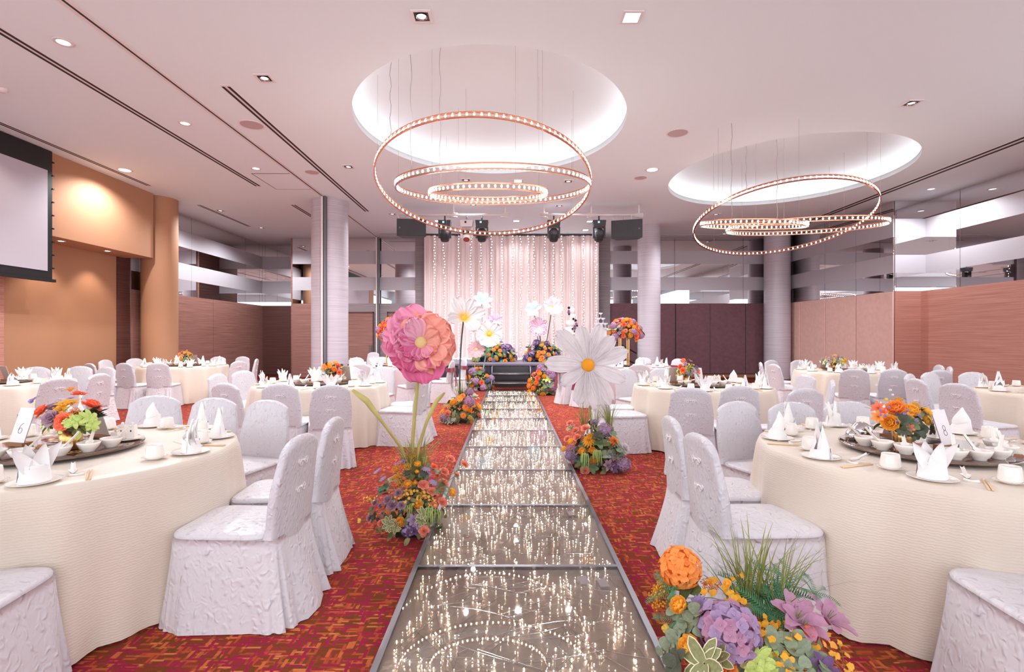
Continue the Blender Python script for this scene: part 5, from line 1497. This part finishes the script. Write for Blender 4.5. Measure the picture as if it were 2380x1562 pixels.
obj('gold_pot', MB().lathe([(0,.002),(.046,.002),(.050,.006),(.054,.12),(.051,.12),(.048,.10),(0,.10)], 40), v8, mats=M_['gold'])
stuff(obj('foliage', foliage_mass(.11,.10,.10,70,[G['dark'],G['leaf'],G['olive']],.06,42,.11), v8))
z8 = 5.579; B8 = lambda x, y: (2000+x/z8, 880+y/z8)
o8 = Vector((2.24,2.86,SZ)); c8 = o8+Vector((0,.02,.11))
for it in (B8(460,390)+('ranunculus','orange',.052,2.80), B8(390,570)+('ranunculus','yellow',.050,2.74), B8(650,420)+('ranunculus','yellow',.046,2.80), B8(850,440)+('ranunculus','yellow',.034,2.84), B8(850,540)+('ranunculus','yellow',.034,2.80), B8(240,390)+('lily','coral',.042,2.78), B8(240,500)+('lily','orange',.040,2.76), B8(300,450)+('lily','coral',.034,2.76), B8(620,640)+('lily','coral',.032,2.72), B8(620,500)+('lily','orange',.03,2.76), B8(780,640)+('lily','coral',.022,2.8),
  B8(490,300)+('statice','yellow',.03,2.86), B8(700,370)+('statice','yellow',.034,2.86), B8(540,530)+('ovate','',.045,2.72), B8(640,580)+('ovate','',.05,2.72), B8(760,680)+('ovate','',.05,2.76), B8(550,680)+('ovate','',.04,2.72), B8(700,750)+('ovate','',.03,2.74), B8(860,520)+('ovate','',.05,2.8), B8(900,640)+('ovate','',.045,2.84),
  B8(370,375)+('tulip','lavender',.010,2.72), B8(265,415)+('tulip','lavender',.010,2.72), B8(265,470)+('tulip','lavender',.010,2.72), B8(325,488)+('tulip','lavender',.011,2.72), B8(485,465)+('tulip','purple',.011,2.70), B8(570,460)+('tulip','lavender',.011,2.70), B8(610,415)+('tulip','lavender',.010,2.72), B8(480,550)+('tulip','lavender',.010,2.69), B8(715,550)+('tulip','lavender',.013,2.70), B8(750,480)+('tulip','lavender',.012,2.74),
  B8(390,160)+('tulip','white',.010,2.86), B8(210,95)+('tulip','white',.010,2.86), B8(340,285)+('tulip','lemon',.013,2.86), B8(420,220)+('tulip','white',.009,2.86)):
    put_flower(v8, o8, c8, at(it[0], it[1], it[5]), it[2], it[3], it[4])
for az, e in ((-.3,.35),(.2,.55),(.0,.8)):
    obj('palm_leaf', leaf_mesh('palm', 0), v8, (.03,.03,.14), Matrix.Rotation(az,4,'Z').to_quaternion() @ Matrix.Rotation(e,4,'Y').to_quaternion(), .14)
for a, b, c, col in (((-.02,.02,.14),(-.06,.02,.22),(-.085,.0,.29),'stem_dark'),((-.01,.02,.14),(-.02,.02,.22),(-.02,.0,.26),'stem_dark'),((.04,0,.14),(.14,0,.19),(.23,0,.21),'stem_dark'),((-.04,0,.14),(-.12,0,.20),(-.22,0,.22),'stem_dark')):
    obj('flower_stem', MB().tube([a,b,c], .0011, 4), v8, mats=M_['stem_green'])
vase('gold vase with yellow and coral flowers on table four', (773-VX)*7.0/FPX, 7.0, [('ranunculus','yellow'),('rose','coral'),('ranunculus','orange'),('orchid','mustard'),('statice','mustard')], 14, 51, [G['olive'],G['leaf']], leaf=('palm','palm','fern','ovate'), size=(.032,.046))
vase('gold vase with coral rose and lilac lilies on table five', (1597-VX)*6.72/FPX, 6.72, [('rose','coral'),('lily','pinklilac'),('orchid','yellow'),('tulip','coral'),('statice','lavender')], 13, 52, [G['olive'],G['lime']], w=.13, h=.19, leaf=('palm','lime','ovate'), size=(.032,.046))
vase('gold vase with orange flowers on table three', (431-VX)*11.35/FPX, 11.35, [('rose','coral'),('orchid','yellow'),('ranunculus','yellow'),('lily','orange')], 12, 53, [G['olive'],G['dark']], w=.16, h=.19, leaf=('ovate','fern'), size=(.04,.05))
vase('vase with orange, pink and green flowers on table nine', (1938-VX)*9.75/FPX, 9.75, [('orchid','coral'),('lily','pinklilac'),('ranunculus','yellow'),('statice','lavender'),('orchid','yellow')], 14, 54, [G['olive'],G['lime']], w=.20, h=.15, leaf=('lime','lime','grass'), size=(.035,.05))
vase('vase of green fern cut by the right edge on table ten', 6.28, 5.85, [('orchid','coral'),('tulip','orange')], 6, 55, [G['fern'],G['leaf']], w=.17, h=.15, leaf=('fern','fern','fern','lime'), size=(.03,.04))

# ------------------------------------------------------------------ giant paper flowers
def aimq(d, roll=0): return face(d) @ Quaternion((0,0,1), roll)
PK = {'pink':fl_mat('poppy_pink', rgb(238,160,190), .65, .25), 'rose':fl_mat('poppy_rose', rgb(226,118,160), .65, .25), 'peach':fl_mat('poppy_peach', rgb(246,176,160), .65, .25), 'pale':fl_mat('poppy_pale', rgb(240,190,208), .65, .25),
 'white':fl_mat('paper_petal_white', rgb(226,220,222), .65, .25), 'ivory':fl_mat('paper_petal_ivory', rgb(238,230,218), .65, .25), 'ice':fl_mat('paper_petal_ice', rgb(206,226,234), .65, .25), 'lila':fl_mat('paper_petal_lilac', rgb(224,206,228), .65, .25), 'blush':fl_mat('paper_petal_blush', rgb(238,200,204), .65, .25),
 'amber':mat('flower_eye_amber', rgb(248,162,30), .8, bump=('noise',120,.8,.01)), 'straw':mat('flower_eye_straw', rgb(232,204,140), .85, bump=('noise',160,.9,.01)), 'yolk':mat('flower_eye_yolk', rgb(226,178,60), .8)}
def two_tone():
    m, nt, b = new_mat('paper_petal_yellow_throat')
    tc = nt.nodes.new('ShaderNodeTexCoord'); ln = nt.nodes.new('ShaderNodeVectorMath'); ln.operation = 'LENGTH'
    nt.links.new(tc.outputs['Object'], ln.inputs[0])
    r = nt.nodes.new('ShaderNodeValToRGB'); r.color_ramp.elements[0].position = .06; r.color_ramp.elements[1].position = .16
    r.color_ramp.elements[0].color = rgb(240,180,60); r.color_ramp.elements[1].color = rgb(216,208,208)
    nt.links.new(ln.outputs['Value'], r.inputs[0]); nt.links.new(r.outputs[0], b.inputs['Base Color']); b.inputs['Roughness'].default_value = .6
    return m
PK['throat'] = two_tone()
def giant(lab, c, aim, base, petals, eye, eye_r, stem, stem_r=.011, bend=(0,0,0), roll=0, flat=.6, tip=1.6):
    """c: centre of the bloom; base: foot of the stem; petals: (azimuth, length, width, p0, p1, cup, ruffle, material, z0, grooves)"""
    t = thing('giant_paper_flower', lab, 'giant flower', base, 0, 'giant paper flowers')
    o = Vector(base); c = Vector(c); q = aimq(aim, roll)
    for k, (az, L, Wd, p0, p1, cup, rf, m, z0, gr) in enumerate(petals):
        mb = MB(); petal(mb, L, Wd, p0, p1, az, .015, cup, rf, tip, 14, 22, None, 0, k*1.7, z0, gr)
        obj('petal', mb, t, c-o, q, mats=PK[m])
    if eye: obj('flower_eye', MB().ball((0,0,eye_r*.35), eye_r, 18, 10, sz=flat), t, c-o, q, mats=PK[eye])
    back = q @ Vector((0,0,-1))
    p0 = c-o+back*.02; p1 = p0+back*.08+Vector((0,0,-.08)); p3 = Vector((0,0,0)); p2 = p3+Vector(bend)+(p1-p3)*.5
    pts = [p0]
    for i in range(1, 13):
        s = i/12
        a = p0*(1-s)**3+p1*3*s*(1-s)**2+p2*3*s*s*(1-s)+p3*s**3
        pts.append(a)
    obj('stem', MB().tube(pts, stem_r, 8), t, mats=M_[stem])
    return t
# pink poppy
dP = 3.62
pt = []
r = random.Random(4)
px_per = dP/FPX
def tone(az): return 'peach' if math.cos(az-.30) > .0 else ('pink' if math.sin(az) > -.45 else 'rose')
for k in range(7):      # back row of wide ruffled petals
    az = 2*PI*k/7+.25+r.uniform(-.1,.1)
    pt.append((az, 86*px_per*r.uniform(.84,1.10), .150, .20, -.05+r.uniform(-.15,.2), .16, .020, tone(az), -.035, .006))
for k in range(7):
    az = 2*PI*(k+.5)/7+.25+r.uniform(-.12,.12)
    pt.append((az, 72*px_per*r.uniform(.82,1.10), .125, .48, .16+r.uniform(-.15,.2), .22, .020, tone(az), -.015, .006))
for az, L, m in ((1.95,64,'pale'),(2.7,58,'pink'),(3.5,54,'rose'),(4.2,50,'rose'),(4.9,46,'pink'),(.5,50,'peach'),(5.7,46,'peach')):
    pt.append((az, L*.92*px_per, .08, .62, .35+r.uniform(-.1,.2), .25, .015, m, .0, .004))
pop = giant('giant pink and peach paper poppy on a tall stem beside the runway', at(978,797,dP-.06), (.12,-1,.18), (-.72,3.66,.30), pt, 'straw', .044, 'stem_olive', .013, (-.02,0,.10))
for pts, w in (((( 0,0,.10),(-.06,-.02,.32),(-.20,-.04,.52),(-.30,-.05,.66),(-.40,-.06,.74)),.028), (((.02,0,.10),(.07,-.02,.34),(.13,-.03,.52),(.20,-.04,.66),(.26,-.05,.72)),.020)):
    mb = MB()
    P = [Vector(p) for p in pts]
    def lf(u, v, P=P, w=w):
        s = v*(len(P)-1); i = min(int(s), len(P)-2); f = s-i
        p = P[i]*(1-f)+P[i+1]*f; d = (P[i+1]-P[i]).normalized(); n = d.cross(Vector((0,1,0))).normalized()
        t = u*2-1; tw = .9*math.sin(v*4)
        ww = w*math.sin(PI*(.12+.82*v))**.6
        return p+(n*math.cos(tw)+Vector((0,1,0))*math.sin(tw))*ww*t+Vector((0,-.018*(1-t*t)*math.sin(PI*v),0))
    mb.grid(lf, 8, 24)
    obj('twisted_leaf', mb, pop, mats=M_['stem_olive'])
# white daisy
dD = 5.40
k_ = dD/FPX
ang = ((132,99),(101,86),(71,91),(48,82),(20,90),(-23,84),(-61,96),(-82,92),(-105,86),(216,72),(178,92))
pt = [(R_(a)+0, L*k_*1.06, .088*(L/90), .22, -.22 if a in (-61,-82,-105) else -.05, .30, .010, 'white', .012*(i%2), .010) for i, (a, L) in enumerate(ang)]
giant('giant white paper daisy with amber eye on a tall stem', at(1366,849,dD-.05), (-.02,-1,.10), (.90,5.44,.34), pt, 'amber', .070, 'stem_green', .013, (0,0,0), 0, .5)
# white cosmos on the poppy side
d = 8.35; k_ = d/FPX
giant('giant white paper cosmos with yellow throat left of the steps', at(1078,741,d), (.28,-1,.55), (-.82,8.45,.36), [(R_(a), L*k_, .125, .55, .2, .25, .016, 'throat', .004*i, .004) for i, (a, L) in enumerate(((15,52),(62,50),(118,54),(200,44),(300,52)))], 'yolk', .05, 'stem_dark', .013, (-.05,0,.1))
d = 13.4; k_ = d/FPX
giant('giant white paper cosmos with round amber eye before the stage, smaller', at(1137,777,d), (.05,-1,.15), (-.72,13.45,.40), [(R_(a), 31*k_, .24, .25, .1, .2, .016, 'throat', .004*i, .006) for i, a in enumerate((25,95,165,235,310))], 'yolk', .06, 'stem_teal', .018)
giant('small pink paper gerbera before the stage, poppy side', at(1107,813,d), (.0,-1,.15), (-.95,13.5,.40), [(2*PI*i/12, 20*k_, .06, .3, .05, .25, .008, 'blush', .002*i, .004) for i in range(12)], 'straw', .05, 'stem_olive', .014)
d = 15.4; k_ = d/FPX
giant('pale blue paper lily high on the stage, poppy side', at(1120,704,d), (.3,-1,.5), (-.78,15.6,SH+.30), [(R_(a), 27*k_, .09, .75, .25, .3, .01, 'ice', .004*i, .006) for i, a in enumerate((10,60,110,160,215,300))], 'straw', .03, 'stem_teal', .014)
giant('lilac paper lily on the stage below the pale blue one', at(1149,746,d), (.2,-1,.3), (-.42,15.6,SH+.30), [(R_(i*45+10), 20*k_, .06, .7, .2, .3, .012, 'lila', .003*i, .006) for i in range(8)], 'straw', .03, 'stem_dark', .012)
giant('pale blue paper lily on the stage, cake side', at(1241,721,d), (-.2,-1,.3), (.95,15.6,SH+.30), [(R_(a), 22*k_, .08, .7, .2, .3, .01, 'ice', .004*i, .006) for i, a in enumerate((20,75,130,185,240,300))], 'straw', .035, 'stem_teal', .014)
giant('white and blush paper cosmos on a dark stem, cake side of the stage', at(1284,714,d), (.2,-1,.35), (1.12,15.6,SH+.30), [(2*PI*i/9+.2, 25*k_, .12, .55, .15, .25, .012, 'blush' if i % 3 == 0 else 'white', .003*i, .008) for i in range(9)], 'yolk', .04, 'stem_dark', .014)
giant('ruffled pink paper poppy on the stage, cake side', at(1253,762,d), (-.1,-1,.25), (1.02,15.55,SH+.28), [(2*PI*i/13+.2, 24*k_*(1 if i % 2 else .8), .13, .55, .25, .3, .025, ('lila','blush','pale')[i % 3], .003*i, .008) for i in range(13)], 'straw', .05, 'stem_dark', .014)

# ------------------------------------------------------------------ cake table on the stage
d = 15.9
tx0, tx1 = (1303-VX)*d/FPX, (1424-VX)*d/FPX
tz = HC-(775-VY)*d/FPX
ct = thing('cake_table', 'long silver framed cake table on the stage', 'table', ((tx0+tx1)/2, d, SH), 0)
h = tz-SH; w = (tx1-tx0)/2
obj('table_top', MB().box(-w, w, -.25, .25, h-.03, h), ct, mats=M_['ceramic'], smooth=False)
obj('apron', MB().box(-w, w, -.252, -.235, h-.07, h-.03), ct, mats=M_['steel'], smooth=False)
for sx in (-w+.03, w-.03):
    for sy in (-.22,.22): obj('leg', MB().box(sx-.022, sx+.022, sy-.02, sy+.02, 0, h-.03), ct, mats=M_['steel'], smooth=False)
cx = (1327-VX)*d/FPX
ck = thing('wedding_cake', 'four tier white wedding cake with mauve sugar roses on the stage', 'cake', (cx, d-.02, tz))
zz = 0; hs = (772-713)*d/FPX/4
for i, px in enumerate((26.5,23.5,17,13.5)):
    rr = px*d/FPX/2; off = (.0,-.01,.03,.035)[i]
    obj('tier', MB().lathe([(0,.0),(rr,.0),(rr,hs-.012),(rr-.012,hs),(0,hs)], 32), ck, (off,0,zz), mats=M_['ceramic']); zz += hs
for x, zc, s, c in ((.10,.22,.055,'mauve'),(.14,.30,.05,'pinklilac'),(.07,.16,.05,'mauve'),(.13,.13,.04,'plum'),(.12,.40,.04,'plum'),(.05,.45,.035,'plum'),(.02,.14,.03,'plum'),(.16,.24,.035,'plum'),(.09,.06,.03,'plum'),(-.09,.66,.05,'mauve'),(-.08,.60,.03,'plum'),(-.085,.80,.04,'plum'),(-.09,.72,.03,'mauve')):
    obj('sugar_rose', flower_mesh('rose', c, 0), ck, (x, -.15 if zc > .55 else -.20, zc), face((x*.8,-1,.1)), s)
# pyramid of coupe glasses
P_COUPE = MB().lathe([(0,.0),(.032,.0),(.030,.004),(.005,.008),(.004,.062),(.012,.070),(.040,.090),(.047,.112),(.045,.112),(.036,.090),(.010,.074),(0,.072)], 16)
glass = mat('coupe_glass', rgb(226,222,230), .05, 0, .9, coat=.5)
gm, gnt, gb = new_mat('clear_glass'); gb.inputs['Base Color'].default_value = rgb(236,234,240); gb.inputs['Roughness'].default_value = .04; gb.inputs['Alpha'].default_value = .42; gb.inputs['Coat Weight'].default_value = .6
P_COUPE = P_COUPE.mesh('coupe_glass', gm)
gx = (1396-VX)*d/FPX; GS = 1.45
rows = ((4,0),(3,1),(2,2),(1,3))
words = ('bottom','second','third','top')
for n, lv in rows:
    for i in range(n):
        for j in range(n):
            o = obj('coupe_glass', P_COUPE, None, (gx+(i-(n-1)/2)*.142, d-.02+(j-(n-1)/2)*.105, tz+lv*.163), scale=GS)
            tag(o, 'clear coupe glass, %s level of the pyramid, %s row, %s from the cake' % (words[lv], ('front','second','third','back')[j], ('first','second','third','fourth')[i]), 'glass', 'coupe glasses in the %s level' % words[lv])
